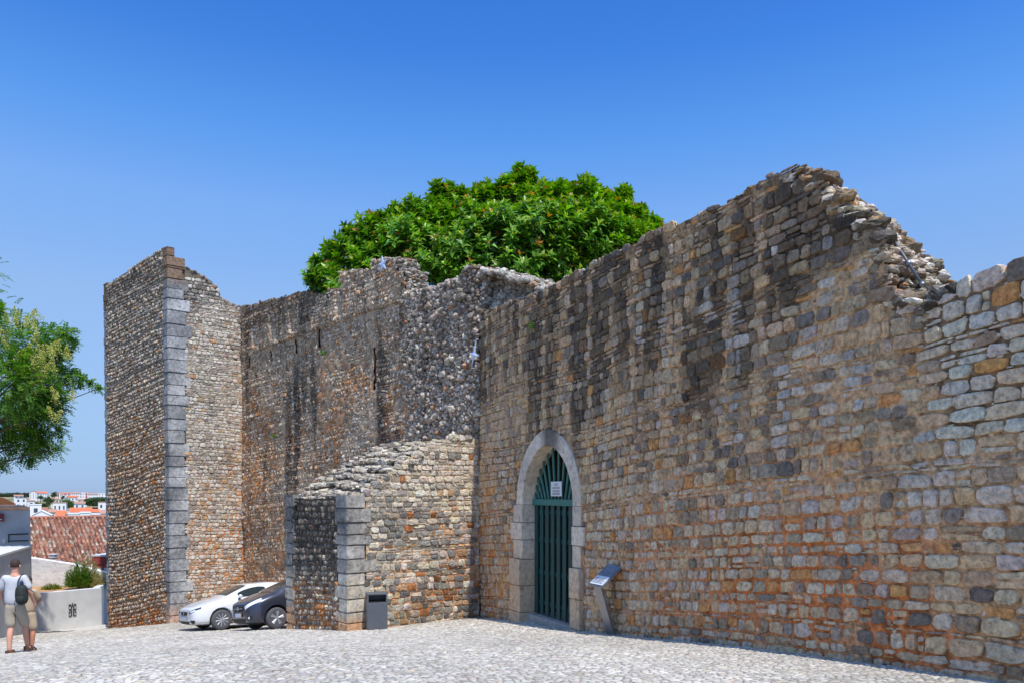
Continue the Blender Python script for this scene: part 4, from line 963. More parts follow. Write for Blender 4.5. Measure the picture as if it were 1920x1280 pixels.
# feathery flowering tree reaching in from the left
def pagoda_tree():
    rg = np.random.default_rng(41)
    base = Vector((-20.6, 26.0, float(g(-20.6, 26.0)) - .1)); root = empty('flowering_tree', base, 'feathery green tree with pale yellow blossom reaching in from the left', 'tree')
    B = []
    for x, y, r, Y, w in [(15, 635, 62, 17.5, 1), (70, 655, 55, 17.2, 1), (35, 720, 70, 17.4, 1), (95, 700, 48, 17.0, 1), (110, 640, 34, 17.6, .8), (125, 622, 20, 17.6, .8), (60, 780, 58, 17.4, 1), (15, 800, 60, 17.6, 1), (95, 760, 34, 17.2, .9), (70, 830, 34, 17.3, .9),
                          (55, 855, 24, 17.3, .7), (110, 805, 20, 17.2, .6), (112, 840, 16, 17.2, .6), (105, 745, 30, 17.0, .9), (130, 702, 20, 17.0, .9), (150, 710, 15, 17.0, .8), (168, 718, 10, 17.0, .9), (184, 728, 8, 17.0, 1), (5, 870, 14, 17.6, .8), (0, 585, 18, 17.4, .6), (140, 640, 9, 17.6, .7), (130, 660, 10, 17.6, .7),
                          (-60, 640, 130, 18, .7), (-60, 780, 130, 18.4, .7), (-200, 640, 170, 18.6, .4), (-330, 700, 170, 18.6, .4), (-200, 480, 170, 19, .4), (-80, 520, 90, 18.4, .5)]:
        Y = Y + 10.3 + rg.uniform(-2.2, 2.4) * (r > 15); B.append((np.array(at(x, y, Y)), r / 1450 * Y, w))
    pos = []; dr = []; sc = []
    for c, r, w in B:
        k = int((330 * r ** 2 + 7) * w * (1.0 if c[0] > -19 else .4)); d = unit(k, rg); rad = r * rg.random(k) ** .45
        pos.append(c + d * rad[:, None]); dr.append(d)
    pos = np.concatenate(pos); dr = np.concatenate(dr)
    P = []; D = []; Nn = []; Cl = []
    K = 15
    for i in range(len(pos)):
        t = dr[i] * .8 + np.array([.15, -.1, -.10]) + rg.normal(size=3) * .3; t /= np.linalg.norm(t)
        s = np.cross(t, [0, 0, 1]); s /= np.linalg.norm(s) + 1e-9; u = np.cross(s, t)
        lv = np.repeat(np.arange(7), 2); sg = np.tile([1, -1], 7)
        L = rg.uniform(.30, .46)
        p = pos[i] + t * ((lv[:, None] / 7) - .5) * L - np.array([0, 0, 1]) * ((lv[:, None] / 7) ** 2) * .08; d = s * sg[:, None] + t * .45 - u * .15 + rg.normal(size=(14, 3)) * .12
        P.append(p); D.append(d); Nn.append(np.tile(u, (14, 1)) + rg.normal(size=(14, 3)) * .2)
        gcol = mixc(lin((60, 104, 40)), lin((112, 150, 52)), rg.random()) * rg.uniform(.6, 1.25); Cl.append(np.tile(gcol, (14, 1)))
    P = np.concatenate(P); n = len(P)
    V, Q, c = leaves_np(P, np.concatenate(D), np.concatenate(Nn), rg.uniform(.085, .13, n), rg.uniform(.04, .055, n), np.concatenate(Cl), .1, .15)
    mesh_np('crown', V - np.array(base), [Q], M_leaf2, root, c)
    # blossom panicles
    P = []
    for x, y, r, k in [(25, 605, 20, 5), (5, 640, 24, 5), (52, 620, 14, 3), (88, 665, 22, 7), (60, 680, 14, 4), (75, 700, 14, 4), (30, 690, 18, 5), (30, 715, 16, 5), (98, 690, 14, 4), (85, 735, 18, 5), (100, 750, 14, 4), (45, 750, 16, 4), (60, 725, 16, 3), (95, 780, 14, 3), (35, 800, 16, 3), (125, 675, 7, 2), (15, 770, 20, 3), (130, 750, 5, 1), (70, 600, 8, 2), (-40, 640, 40, 6), (-90, 700, 60, 6), (-60, 560, 40, 5)]:
        for q in range(k):
            c0 = np.array(at(x + rg.normal() * r * .6, y + rg.normal() * r * .5, 26.6 + rg.uniform(-.8, .8))); m_ = rg.integers(70, 130)
            ax = np.array([rg.normal() * .3, rg.normal() * .3, 1]); ax /= np.linalg.norm(ax); t = rg.random(m_)
            P.append(c0 + ax * (t[:, None] * .42) + unit(m_, rg) * (.17 * (1.1 - t[:, None])) * rg.random((m_, 1)) ** .4)
    P = np.concatenate(P); n = len(P)
    V, Q, c = leaves_np(P, unit(n, rg), unit(n, rg), rg.uniform(.04, .07, n), rg.uniform(.03, .055, n), mixc(lin((206, 200, 120)), lin((160, 170, 84)), rg.random(n)), .1, .3)
    mesh_np('blossom', V - np.array(base), [Q], M_leaf2, root, c)
    m = MB(); add_branch(m, [Vector((0, 0, -.5)), Vector((.1, 0, 2.6)), Vector((-.1, .1, 4.6))], .26, .18, 10); r2 = random.Random(5)
    for c0, r, w in B:
        e = Vector(c0) - base; s = Vector((-.1 + r2.uniform(-.1, .1), .1, 4.3 + r2.uniform(-.5, .5))); mid = s.lerp(e, .5) + Vector((0, 0, .5))
        add_branch(m, [s, s.lerp(mid, .5) + Vector((0, 0, .15)), mid, mid.lerp(e, .6) + Vector((0, 0, .08)), e], .055, .010, 6)
    m.build('trunk', M_bark, root, smooth=True)
pagoda_tree()
# a second street tree, out of frame, whose crown dapples the white walls
def shade_tree(x, y, z0, zc, rr_, seed, label):
    rg = np.random.default_rng(seed); base = Vector((x, y, z0)); root = empty('street_tree', base, label, 'tree')
    n = 5200; d = unit(n, rg); cc = unit(26, rg) * rr_ * .7; k = rg.integers(26, size=n)
    p = cc[k] * [1, 1, .6] + d * (rg.random((n, 1)) ** .5) * rr_ * .42 + np.array([0, 0, zc - z0])
    V, Q, c = leaves_np(p, unit(n, rg), unit(n, rg), rg.uniform(.12, .2, n), rg.uniform(.06, .1, n), lin((76, 112, 48)) * rg.uniform(.5, 1.3, n)[:, None])
    mesh_np('crown', V, [Q], M_leaf2, root, c)
    m = MB(); add_branch(m, [Vector((0, 0, -.3)), Vector((.1, 0, (zc - z0) * .6)), Vector((0, 0, zc - z0))], .2, .1)
    for c0 in cc: add_branch(m, [Vector((0, 0, (zc - z0) * .7)), Vector(c0 * [1, 1, .6]) + Vector((0, 0, zc - z0))], .05, .015, 5)
    m.build('trunk', M_bark, root, smooth=True)


# ------------------------------------------------------------------ CARS
M_tyre = mat_plain('tyre_rubber', (84, 84, 86), .8, var=.1); M_rim = mat_plain('alloy', (176, 178, 182), .5, metal=.5, var=.05); M_rimdark = mat_plain('dark_alloy', (30, 31, 34), .5, metal=.3, var=.05)
M_glass = mat_glass('car_glass', (44, 54, 56)); M_plast = mat_plain('black_plastic', (24, 25, 27), .55); M_lens = mat_plain('lamp_lens', (236, 238, 240), .12, metal=.0, coat=1, var=.25, scale=20)
M_lensd = mat_plain('dark_lamp_lens', (62, 70, 80), .08, metal=.3, coat=1, var=.5, scale=16); M_plate = mat_plain('number_plate', (214, 218, 222), .4, var=.03); M_blue = mat_plain('plate_blue', (40, 64, 160), .4); M_yel = mat_plain('plate_yellow', (236, 178, 30), .4)
M_inter = mat_plain('car_interior', (30, 32, 36), .9)

def extract(ob, idx, name, mat, parent, push=0, side=0):
    """faces of material slot idx become a part of their own"""
    bm = bmesh.new(); bm.from_mesh(ob.data); bmesh.ops.delete(bm, geom=[f for f in bm.faces if f.material_index != idx], context='FACES')
    if side: bmesh.ops.delete(bm, geom=[f for f in bm.faces if f.calc_center_median().y * side < 0], context='FACES')
    for f in bm.faces: f.material_index = 0
    if push:
        bm.normal_update()
        for v in bm.verts: v.co += v.normal * push
    me = bpy.data.meshes.new(name); bm.to_mesh(me); bm.free(); me.materials.append(mat)
    o = bpy.data.objects.new(name, me); C.objects.link(o); o.parent = parent; return o

def make_car(spec, paint, root):
    st = spec['st']; rows = []
    bm = bmesh.new()
    for (x, w1, zb, z3, w2, z4, w3, z5, z7) in st:
        half = [(0, zb), (w1 * .82, zb), (w1 * .985, zb + .09), (w1, z3), (w2, z4), (w3, z5), (w3 * .55, z5 + (z7 - z5) * .8), (0, z7)]
        ring = [(x, y, z) for y, z in half] + [(x, -y, z) for y, z in half[-2:0:-1]]
        rows.append([bm.verts.new(p) for p in ring])
    n = len(rows[0]); lay = {}
    for i in range(len(rows) - 1):
        for j in range(n):
            f = bm.faces.new([rows[i][j], rows[i][(j + 1) % n], rows[i + 1][(j + 1) % n], rows[i + 1][j]])
            lay[(i, j)] = f
    bm.faces.new(rows[0][::-1]); bm.faces.new(rows[-1])
    bmesh.ops.recalc_face_normals(bm, faces=bm.faces)
    ws = spec['wind']; sides = spec['side']; rg_ = spec['rear']
    def region(fs, mi, th):
        r = bmesh.ops.inset_region(bm, faces=fs, thickness=th, depth=-.006, use_even_offset=True)
        for f in fs: f.material_index = mi
    top = [5, 6, 7, 8]     # faces between roof edge points
    region([lay[(i_, j)] for j in top for i_ in (ws - 1, ws)], 1, .02)
    for a, b in sides:
        region([lay[(i, 4)] for i in range(a, b)], 2, .012); region([lay[(i, 9)] for i in range(a, b)], 2, .012)
    region([lay[(rg_, j)] for j in top], 3, .04)
    me = bpy.data.meshes.new('body'); bm.to_mesh(me); bm.free()
    for mt in (paint, M_glass, M_glass, M_glass): me.materials.append(mt)
    ob = bpy.data.objects.new('body', me); C.objects.link(ob)
    sub = ob.modifiers.new('s', 'SUBSURF'); sub.levels = 3; sub.render_levels = 3
    cutters = []
    for ax in (spec['ax0'], spec['ax1']):
        for sg in (-1, 1):
            c = MB(); c.lathe([(spec['wr'] + .055, sg * (spec['tr'] - .16)), (spec['wr'] + .055, sg * 1.2)], cx=(ax, 0, spec['wr'] + .01), n=40)
            co = c.build('cut', M_plast); mo = ob.modifiers.new('b', 'BOOLEAN'); mo.operation = 'DIFFERENCE'; mo.object = co; mo.solver = 'EXACT'; cutters.append(co)
    bpy.context.view_layer.update()
    dg = bpy.context.evaluated_depsgraph_get(); me2 = bpy.data.meshes.new_from_object(ob.evaluated_get(dg)); ob.modifiers.clear(); ob.data = me2
    for c in cutters: bpy.data.objects.remove(c)
    me2.polygons.foreach_set('use_smooth', [True] * len(me2.polygons))
    extract(ob, 1, 'windscreen', M_glass, root); extract(ob, 2, 'side_window', M_glass, root, side=1); extract(ob, 2, 'side_window', M_glass, root, side=-1); extract(ob, 3, 'rear_window', M_glass, root)
    b = bmesh.new(); b.from_mesh(me2); bmesh.ops.delete(b, geom=[f for f in b.faces if f.material_index in (1, 2, 3)], context='FACES')
    b.to_mesh(me2); tree_bm = b; ob.parent = root
    full = bmesh.new(); full.from_mesh(me2); bvh = BVHTree.FromBMesh(full); full.free(); b.free()
    # side decals shot onto the body
    def decal(name, quad, dirv, mat, parent=root, off=.008, nx=10, ny=6, thick=0):
        q = [Vector(p) for p in quad]; dv = Vector(dirv).normalized(); grid = []
        for iy in range(ny + 1):
            row = []
            for ix in range(nx + 1):
                s_, t_ = ix / nx, iy / ny; p = q[0] * (1 - s_) * (1 - t_) + q[1] * s_ * (1 - t_) + q[2] * s_ * t_ + q[3] * (1 - s_) * t_
                h = bvh.ray_cast(p - dv * 1.0, dv, 3.0); row.append(None if h[0] is None else h[0] - dv * off)
            grid.append(row)
        m = MB(); vs = [[None if p is None else m.bm.verts.new(p) for p in r] for r in grid]
        for iy in range(ny):
            for ix in range(nx):
                f = [vs[iy][ix], vs[iy][ix + 1], vs[iy + 1][ix + 1], vs[iy + 1][ix]]
                if all(f): m.bm.faces.new(f)
        return m.build(name, mat, parent, smooth=True)
    spec['decal'] = decal
    # wheels
    for ax in (spec['ax0'], spec['ax1']):
        for sg in (-1, 1):
            r = spec['wr']; w = bpy.data.objects.new('wheel', None); C.objects.link(w); w.parent = root; w.location = (ax, sg * spec['tr'], r)
            m = MB(); rr_ = r * .66; m.lathe([(rr_, -.10), (r * .90, -.11), (r * .98, -.08), (r, -.04), (r, .04), (r * .98, .08), (r * .90, .11), (rr_, .10)], n=40); m.build('tyre', M_tyre, w, smooth=True)
            m = MB(); m.lathe([(rr_ * 1.01, sg * .085), (rr_ * .93, sg * .095), (rr_ * .90, sg * .05), (.03, sg * .04)], n=40)
            m.build('rim', spec['rimback'], w, smooth=True)
            m = MB()
            for k in range(spec['nsp']):
                a = 2 * math.pi * k / spec['nsp'] + .2
                for da in spec['spl']:
                    m.tube((math.cos(a + da * .3) * .04, sg * .085, math.sin(a + da * .3) * .04), (math.cos(a + da) * rr_ * .95, sg * .09, math.sin(a + da) * rr_ * .95), spec['spr'], spec['spr'] * 1.1, 6)
            m.lathe([(.05, sg * .05), (.05, sg * .10), (.02, sg * .105)], n=16)
            m.build('spokes', spec['rimm'], w)
    # inner arch liners and underside
    m = MB(); m.box(.35, spec['L'] - .3, -.70, .70, .17, .24)
    m.build('underbody', M_plast, root)
    return ob

def place_car(name, label, cx, cy, x_ax):
    z = float(g(cx, cy)); root = empty(name, (cx, cy, z), label, 'car')
    fw = Vector((-.755, -.656)); e = .9
    gxx = (float(g(cx + e, cy)) - float(g(cx - e, cy))) / (2 * e); gyy = (float(g(cx, cy + e)) - float(g(cx, cy - e))) / (2 * e)
    N = Vector((-gxx, -gyy, 1)).normalized(); X = Vector((.755, .656, 0)); X = (X - N * X.dot(N)).normalized(); Y = N.cross(X)
    root.rotation_mode = 'QUATERNION'; root.rotation_quaternion = Matrix((X, Y, N)).transposed().to_quaternion()
    root.location = Vector((cx, cy, z)) - X * x_ax + N * .012
    return root

paint_w = mat_plain('white_car_paint', (232, 232, 230), .25, var=.02, coat=1.0)
paint_d = mat_plain('charcoal_car_paint', (62, 64, 78), .32, metal=.45, var=.04, coat=1.0)
#       x    w1   zb   z3   w2   z4   w3   z5   z7
stW = [(.00, .52, .30, .48, .50, .56, .42, .62, .65),
       (.04, .70, .20, .50, .68, .62, .56, .69, .72),
       (.22, .84, .17, .56, .82, .71, .66, .78, .80),
       (.50, .895, .17, .62, .87, .80, .72, .87, .90),
       (.80, .905, .17, .66, .88, .88, .74, .945, .985),
       (.97, .905, .17, .68, .88, .90, .73, .985, 1.03),
       (1.04, .905, .17, .68, .88, .91, .72, 1.01, 1.06),
       (1.28, .905, .17, .69, .875, .925, .66, 1.14, 1.19),
       (1.90, .905, .17, .71, .87, .94, .565, 1.385, 1.425),
       (2.50, .905, .17, .72, .87, .95, .56, 1.41, 1.455),
       (2.58, .905, .17, .72, .87, .95, .56, 1.41, 1.455),
       (3.20, .905, .17, .74, .87, .97, .55, 1.38, 1.425),
       (3.62, .905, .17, .76, .86, .99, .53, 1.32, 1.37),
       (3.92, .89, .19, .76, .84, .98, .52, 1.22, 1.27),
       (4.12, .86, .22, .72, .80, .90, .62, .97, 1.00),
       (4.22, .78, .26, .62, .74, .78, .60, .84, .87),
       (4.26, .60, .34, .55, .58, .66, .50, .72, .74)]
SW = dict(st=stW, wind=7, side=[(7, 9), (10, 12)], rear=13, ax0=.86, ax1=3.49, wr=.318, tr=.775, L=4.26, nsp=10, spl=(0,), spr=.019, rimm=M_rim, rimback=M_rimdark)
def relay(st):   # make the windscreen one long face: merge the A pillar station pair
    return st
cw_ = place_car('parked_car', 'white hatchback parked beside the charcoal car below the tower', -9.64, 24.77, .86)
make_car(SW, paint_w, cw_)
dc = SW['decal']
dc('grille', [(0, -.30, .60), (0, .30, .60), (0, .24, .49), (0, -.24, .49)], (1, 0, 0), M_plast, off=.012)
dc('emblem', [(0, -.05, .585), (0, .05, .585), (0, .045, .505), (0, -.045, .505)], (1, 0, 0), M_rim, off=.022, nx=3, ny=3)
pl = dc('number_plate', [(0, -.26, .44), (0, .26, .44), (0, .26, .335), (0, -.26, .335)], (1, 0, 0), M_plate, off=.02)
dc('lower_intake', [(0, -.44, .305), (0, .44, .305), (0, .36, .215), (0, -.36, .215)], (1, 0, 0), M_plast, off=.012)
for sg in (-1, 1):
    dc('headlight', [(0, sg * .40, .60), (0.2, sg * .80, .755), (0.2, sg * .835, .70), (0, sg * .48, .545)], (1, -sg * .55, -.05), M_lensd, off=.010, nx=14)
    dc('headlight_lens', [(0, sg * .50, .615), (0.2, sg * .66, .665), (0.2, sg * .67, .615), (0, sg * .52, .57)], (1, -sg * .55, -.05), M_lens, off=.016)
    dc('fog_lamp_recess', [(0, sg * .50, .34), (0, sg * .76, .34), (0, sg * .70, .24), (0, sg * .58, .235)], (1, -sg * .4, 0), M_plast, off=.010)

stD = [(.00, .50, .32, .52, .48, .62, .42, .70, .73),
       (.04, .68, .21, .55, .66, .68, .56, .78, .81),
       (.20, .80, .18, .60, .79, .78, .66, .87, .89),
       (.42, .855, .17, .64, .84, .86, .71, .955, .985),
       (.66, .865, .17, .68, .85, .92, .74, 1.03, 1.07),
       (.80, .865, .17, .69, .85, .94, .73, 1.06, 1.11),
       (.86, .865, .17, .69, .85, .95, .72, 1.085, 1.14),
       (1.12, .865, .17, .70, .845, .965, .66, 1.24, 1.29),
       (1.74, .865, .17, .72, .84, .98, .56, 1.46, 1.50),
       (2.38, .865, .17, .73, .84, .99, .555, 1.49, 1.53),
       (2.46, .865, .17, .73, .84, .99, .555, 1.49, 1.53),
       (3.05, .865, .17, .75, .84, 1.01, .55, 1.45, 1.50),
       (3.45, .865, .17, .76, .83, 1.03, .53, 1.39, 1.44),
       (3.70, .85, .19, .76, .81, 1.01, .52, 1.28, 1.33),
       (3.88, .83, .22, .72, .78, .92, .60, 1.02, 1.05),
       (3.96, .76, .26, .62, .72, .80, .58, .86, .89),
       (4.00, .58, .34, .55, .56, .68, .48, .74, .76)]
SD = dict(st=stD, wind=7, side=[(7, 9), (10, 12)], rear=13, ax0=.80, ax1=3.30, wr=.315, tr=.74, L=4.0, nsp=5, spl=(-.14, .14), spr=.024, rimm=M_rim, rimback=M_rimdark)
cd_ = place_car('parked_car', 'charcoal small hatchback half hidden behind the stone buttress', -7.31, 22.87, .80)
make_car(SD, paint_d, cd_)
dc = SD['decal']
dc('grille', [(0, -.34, .69), (0, .34, .69), (0, .30, .56), (0, -.30, .56)], (1, 0, 0), M_plast, off=.010)
dc('chrome_bar', [(0, -.33, .655), (0, .33, .655), (0, .33, .63), (0, -.33, .63)], (1, 0, 0), M_rim, off=.018)
dc('emblem', [(0, -.06, .70), (0, .06, .70), (0, .05, .59), (0, -.05, .59)], (1, 0, 0), M_rim, off=.026, nx=3, ny=3)
dc('number_plate', [(0, -.26, .51), (0, .26, .51), (0, .26, .40), (0, -.26, .40)], (1, 0, 0), M_plate, off=.022)
dc('plate_edge', [(0, -.26, .51), (0, -.215, .51), (0, -.215, .40), (0, -.26, .40)], (1, 0, 0), M_yel, off=.027, nx=2, ny=2)
dc('plate_edge', [(0, .26, .51), (0, .215, .51), (0, .215, .40), (0, .26, .40)], (1, 0, 0), M_blue, off=.027, nx=2, ny=2)
dc('lower_intake', [(0, -.46, .35), (0, .46, .35), (0, .38, .22), (0, -.38, .22)], (1, 0, 0), M_plast, off=.012)
for sg in (-1, 1):
    dc('headlight', [(0, sg * .44, .69), (0.3, sg * .80, .93), (0.3, sg * .845, .83), (0, sg * .50, .60)], (1, -sg * .6, -.08), M_lens, off=.012, nx=14)
    dc('fog_lamp_recess', [(0, sg * .56, .42), (0, sg * .78, .42), (0, sg * .74, .32), (0, sg * .60, .32)], (1, -sg * .5, 0), M_plast, off=.010)
    dc('fog_lamp', [(0, sg * .64, .40), (0, sg * .71, .40), (0, sg * .70, .335), (0, sg * .64, .335)], (1, -sg * .5, 0), M_lens, off=.018, nx=3, ny=3)
def mirror(root, x, y, z, sg, mat):
    m = MB(); m.lathe([(.02, -.08), (.065, -.07), (.085, 0), (.07, .07), (.02, .09)], n=16)
    for v in m.bm.verts: v.co = Vector((v.co.x * .7 + x, sg * (abs(y) + .08) + v.co.y, v.co.z * .75 + z))
    mm = m.build('wing_mirror', mat, root, smooth=True)
    m = MB(); m.tube((x, sg * (abs(y) - .06), z - .06), (x, sg * (abs(y) + .05), z - .03), .025, .02); m.build('mirror_arm', M_plast, mm)
    m = MB(); m.lathe([(.05, 0), (.05, .006)], n=16)
    for v in m.bm.verts: v.co = Vector((x + .062 + v.co.y, sg * (abs(y) + .08) + v.co.x, v.co.z * .8 + z))
    m.build('mirror_glass', M_glass, mm)
def wiper_and_seams(dc, spec, ws0, ws1, paint):
    for sg in (-1, 1):
        for x in spec['seams']:
            dc('door_seam', [(x, sg * .9, .95), (x + .012, sg * .9, .95), (x + .02, sg * .9, .26), (x + .008, sg * .9, .26)], (0, -sg, 0), M_plast, off=.003, nx=1, ny=14)
        for x in spec['hand']:
            dc('door_handle', [(x, sg * .9, .86), (x + .18, sg * .9, .865), (x + .18, sg * .9, .83), (x, sg * .9, .825)], (0, -sg, 0), paint, off=.025, nx=4, ny=2)
        dc('bonnet_seam', [(spec['bon'][0], sg * .70, 2), (spec['bon'][1], sg * .725, 2), (spec['bon'][1], sg * .715, 2), (spec['bon'][0], sg * .69, 2)], (0, 0, -1), M_plast, off=.003, nx=16, ny=1)
SW.update(seams=(1.42, 2.56), hand=(2.30, 3.25), bon=(.30, .94)); SD.update(seams=(1.26, 2.44), hand=(2.18, 3.05), bon=(.25, .76))
wiper_and_seams(SW['decal'], SW, 0, 0, paint_w); wiper_and_seams(SD['decal'], SD, 0, 0, paint_d)
for sg in (-1, 1): mirror(cw_, 1.42, .88, 1.02, sg, paint_w); mirror(cd_, 1.24, .85, 1.05, sg, paint_d)

# ------------------------------------------------------------------ PEOPLE
M_skin = mat_plain('skin', (206, 150, 124), .6, var=.08, scale=5); M_skin2 = mat_plain('tanned_skin', (176, 116, 84), .6, var=.08, scale=5)
M_shirt = mat_plain('grey_cotton', (196, 196, 196), .9, var=.10, scale=3, bump=.01, bscale=7)
M_short = mat_plain('khaki_cotton', (172, 160, 140), .9, var=.10, scale=4, bump=.01, bscale=9); M_short2 = mat_plain('beige_cotton', (178, 158, 130), .9, var=.08, scale=4, bump=.008, bscale=9)
M_hair = mat_plain('brown_hair', (62, 44, 34), .8, var=.4, scale=30, bump=.006, bscale=70); M_shoe = mat_plain('brown_sandal', (92, 64, 46), .7); M_shoe2 = mat_plain('dark_shoe', (46, 42, 44), .7)
M_pack = mat_plain('dark_green_canvas', (40, 46, 42), .85, var=.25, scale=12, bump=.006, bscale=20); M_strap = mat_plain('navy_webbing', (36, 44, 74), .8)

def skin_mesh(name, verts, edges, radii, mat, parent, sub=2, root=0, smooth=True):
    me = bpy.data.meshes.new(name); me.from_pydata([tuple(v) for v in verts], edges, []); me.materials.append(mat)
    o = bpy.data.objects.new(name, me); C.objects.link(o); o.parent = parent
    sk = o.modifiers.new('skin', 'SKIN'); sk.use_smooth_shade = True; sk.branch_smoothing = .5
    sd = o.modifiers.new('sub', 'SUBSURF'); sd.levels = sub; sd.render_levels = sub
    d = me.skin_vertices[0].data
    for i, r in enumerate(radii): d[i].radius = (r, r) if not isinstance(r, tuple) else r; d[i].use_root = (i == root)
    return o
def bake(o):
    bpy.context.view_layer.update(); dg = bpy.context.evaluated_depsgraph_get(); me = bpy.data.meshes.new_from_object(o.evaluated_get(dg)); o.modifiers.clear(); o.data = me; return o

def person(loc, rz, label, skin, shirt, shorts, hair, shoe, Lf, Rf, armL, armR, wide=1.0):
    """local frame: facing +y (away), x right, z up; feet given as (x,y,z ankle lift, knee bend)"""
    root = empty('person', loc, label, 'person', rz=rz)
    V = []; E = []; Rd = []
    def add(p, r, par=None):
        V.append(Vector(p)); Rd.append(r); i = len(V) - 1
        if par is not None: E.append((par, i))
        return i
    pel = add((0, 0, .95), (.15 * wide, .115)); wa = add((0, .0, 1.10), (.145 * wide, .105), pel); ch = add((0, .01, 1.30), (.17 * wide, .11), wa); sh = add((0, 0, 1.43), (.12, .075), ch)
    nk = add((0, .01, 1.51), .056, sh); h0 = add((0, .02, 1.57), .066, nk); h1 = add((0, .035, 1.65), .082, h0); h2 = add((0, .03, 1.71), .076, h1); h3 = add((0, .02, 1.755), .042, h2)
    for sg, arm in ((-1, armL), (1, armR)):
        s1 = add((sg * .165, 0, 1.425), .062, sh); el = add(arm[0], .042, s1); m1 = add(Vector(arm[0]).lerp(Vector(arm[1]), .4), .040, el); wr = add(arm[1], .026, m1)
        dv = (Vector(arm[1]) - Vector(arm[0])).normalized(); pm = add(Vector(arm[1]) + dv * .06, (.036, .020), wr)
        sd = Vector((0, 1, 0)); 
        for k in range(4):
            f0 = Vector(arm[1]) + dv * .095 + Vector((0, (k - 1.5) * .019, 0)); f1 = f0 + dv * (.036, .042, .040, .030)[k] + Vector((-sg * .008, 0, 0)); f2 = f1 + dv * .026 + Vector((-sg * .016, 0, 0))
            a = add(f0, .010, pm); b = add(f1, .009, a); add(f2, .008, b)
        t0 = add(Vector(arm[1]) + dv * .035 + Vector((0, .032, 0)), .011, pm); add(Vector(arm[1]) + dv * .075 + Vector((-sg * .01, .05, 0)), .009, t0)
    knees = []
    for sg, ft in ((-1, Lf), (1, Rf)):
        fx, fy, fz, kb = ft; hip = add((sg * .095 * wide, 0, .86), .098, pel); kn = Vector(((sg * .10 + fx) / 2 + .0, fy * .5 + kb, .48 + fz * .4)); md = add(Vector((sg * .1, 0, .86)).lerp(kn, .5), .080, hip)
        k = add(kn, .056, md); cf = add(kn.lerp(Vector((fx, fy, .09 + fz)), .32) + Vector((0, -.022, 0)), .058, k); an = add((fx, fy, .09 + fz), .037, cf); he = add((fx, fy + .01, .05 + fz), .036, an); add((fx + sg * .02, fy + .13, .03 + fz * .3), (.042, .024), he)
        knees.append(kn)
    body = bake(skin_mesh('body', V, E, Rd, skin, root))
    # shirt: torso and sleeves; shorts: hips and thighs
    V2 = [(0, 0, .86), (0, 0, 1.08), (0, .01, 1.30), (0, 0, 1.475)]; R2 = [(.200 * wide, .150), (.188 * wide, .140), (.210 * wide, .146), (.150, .105)]; E2 = [(0, 1), (1, 2), (2, 3)]
    for sg, arm in ((-1, armL), (1, armR)):
        a = Vector((sg * .155, 0, 1.44)); b = a.lerp(Vector(arm[0]), .5); c = a.lerp(Vector(arm[0]), .95); k = len(V2); V2 += [a, b, c]; R2 += [.092, .084, .080]; E2 += [(3, k), (k, k + 1), (k + 1, k + 2)]
    bake(skin_mesh('shirt', V2, E2, R2, shirt, root))
    V3 = [(0, 0, 1.02), (0, 0, .88)]; R3 = [(.172 * wide, .132), (.172 * wide, .136)]; E3 = [(0, 1)]
    for sg, kn in ((-1, knees[0]), (1, knees[1])):
        a = Vector((sg * .095 * wide, 0, .82)); b = a.lerp(kn, .55); c = a.lerp(kn, 1.04); k = len(V3); V3 += [a, b, c]; R3 += [.112, .105, .098]; E3 += [(1, k), (k, k + 1), (k + 1, k + 2)]
    bake(skin_mesh('shorts', V3, E3, R3, shorts, root))
    # hair cap, ears, face
    bm = bmesh.new(); bmesh.ops.create_icosphere(bm, subdivisions=4, radius=1)
    rg = random.Random(3)
    bmesh.ops.delete(bm, geom=[v for v in bm.verts if v.co.z < -.55 + max(0, v.co.y) * 1.35], context='VERTS')
    for v in bm.verts: k = 1 + rg.uniform(-.02, .03); v.co = Vector((v.co.x * .083 * k, v.co.y * .098 * k + .026, v.co.z * .105 * k + 1.685))
    me = bpy.data.meshes.new('hair'); bm.to_mesh(me); bm.free(); me.materials.append(hair); me.polygons.foreach_set('use_smooth', [True] * len(me.polygons)); o = bpy.data.objects.new('hair', me); C.objects.link(o); o.parent = root
    for sg in (-1, 1):
        m = MB(); m.lathe([(.008, -.01), (.026, -.006), (.028, .004), (.010, .010)], n=12)
        for v in m.bm.verts: v.co = Vector((v.co.y + sg * .086, v.co.x * .7 + .02, v.co.z * 1.15 + 1.645))
        m.build('ear', skin, root, smooth=True)
    m = MB(); m.tube((0, .115, 1.665), (0, .138, 1.625), .009, .015, 8); m.build('nose', skin, root, smooth=True)
    for sg in (-1, 1): m = MB(); m.tube((sg * .032, .10, 1.665), (sg * .032, .116, 1.665), .012, .008, 10); m.build('eye', M_white, root, smooth=True)
    m = MB(); m.box(-.025, .025, .100, .118, 1.592, 1.602); m.build('mouth', mat_plain('lips', (160, 90, 84), .6), root, bevel=.003)
    for sg, ft in ((-1, Lf), (1, Rf)):
        fx, fy, fz, kb = ft; m = MB(); P = [(-.045, -.07), (.0, -.085), (.045, -.07), (.052, .05), (.05, .15), (.01, .20), (-.035, .17), (-.05, .05)]
        m.prism([(fx + a, fy + b) for a, b in P], max(fz * .2, 0) + .0, .028 + fz * .2)
        m.box(fx - .05, fx + .05, fy + .06, fy + .11, .03 + fz * .2, .075 + fz * .2); m.box(fx - .044, fx + .044, fy - .07, fy - .045, .03 + fz * .2, .09 + fz * .2)
        m.build('shoe', shoe, root, bevel=.008)
    return root

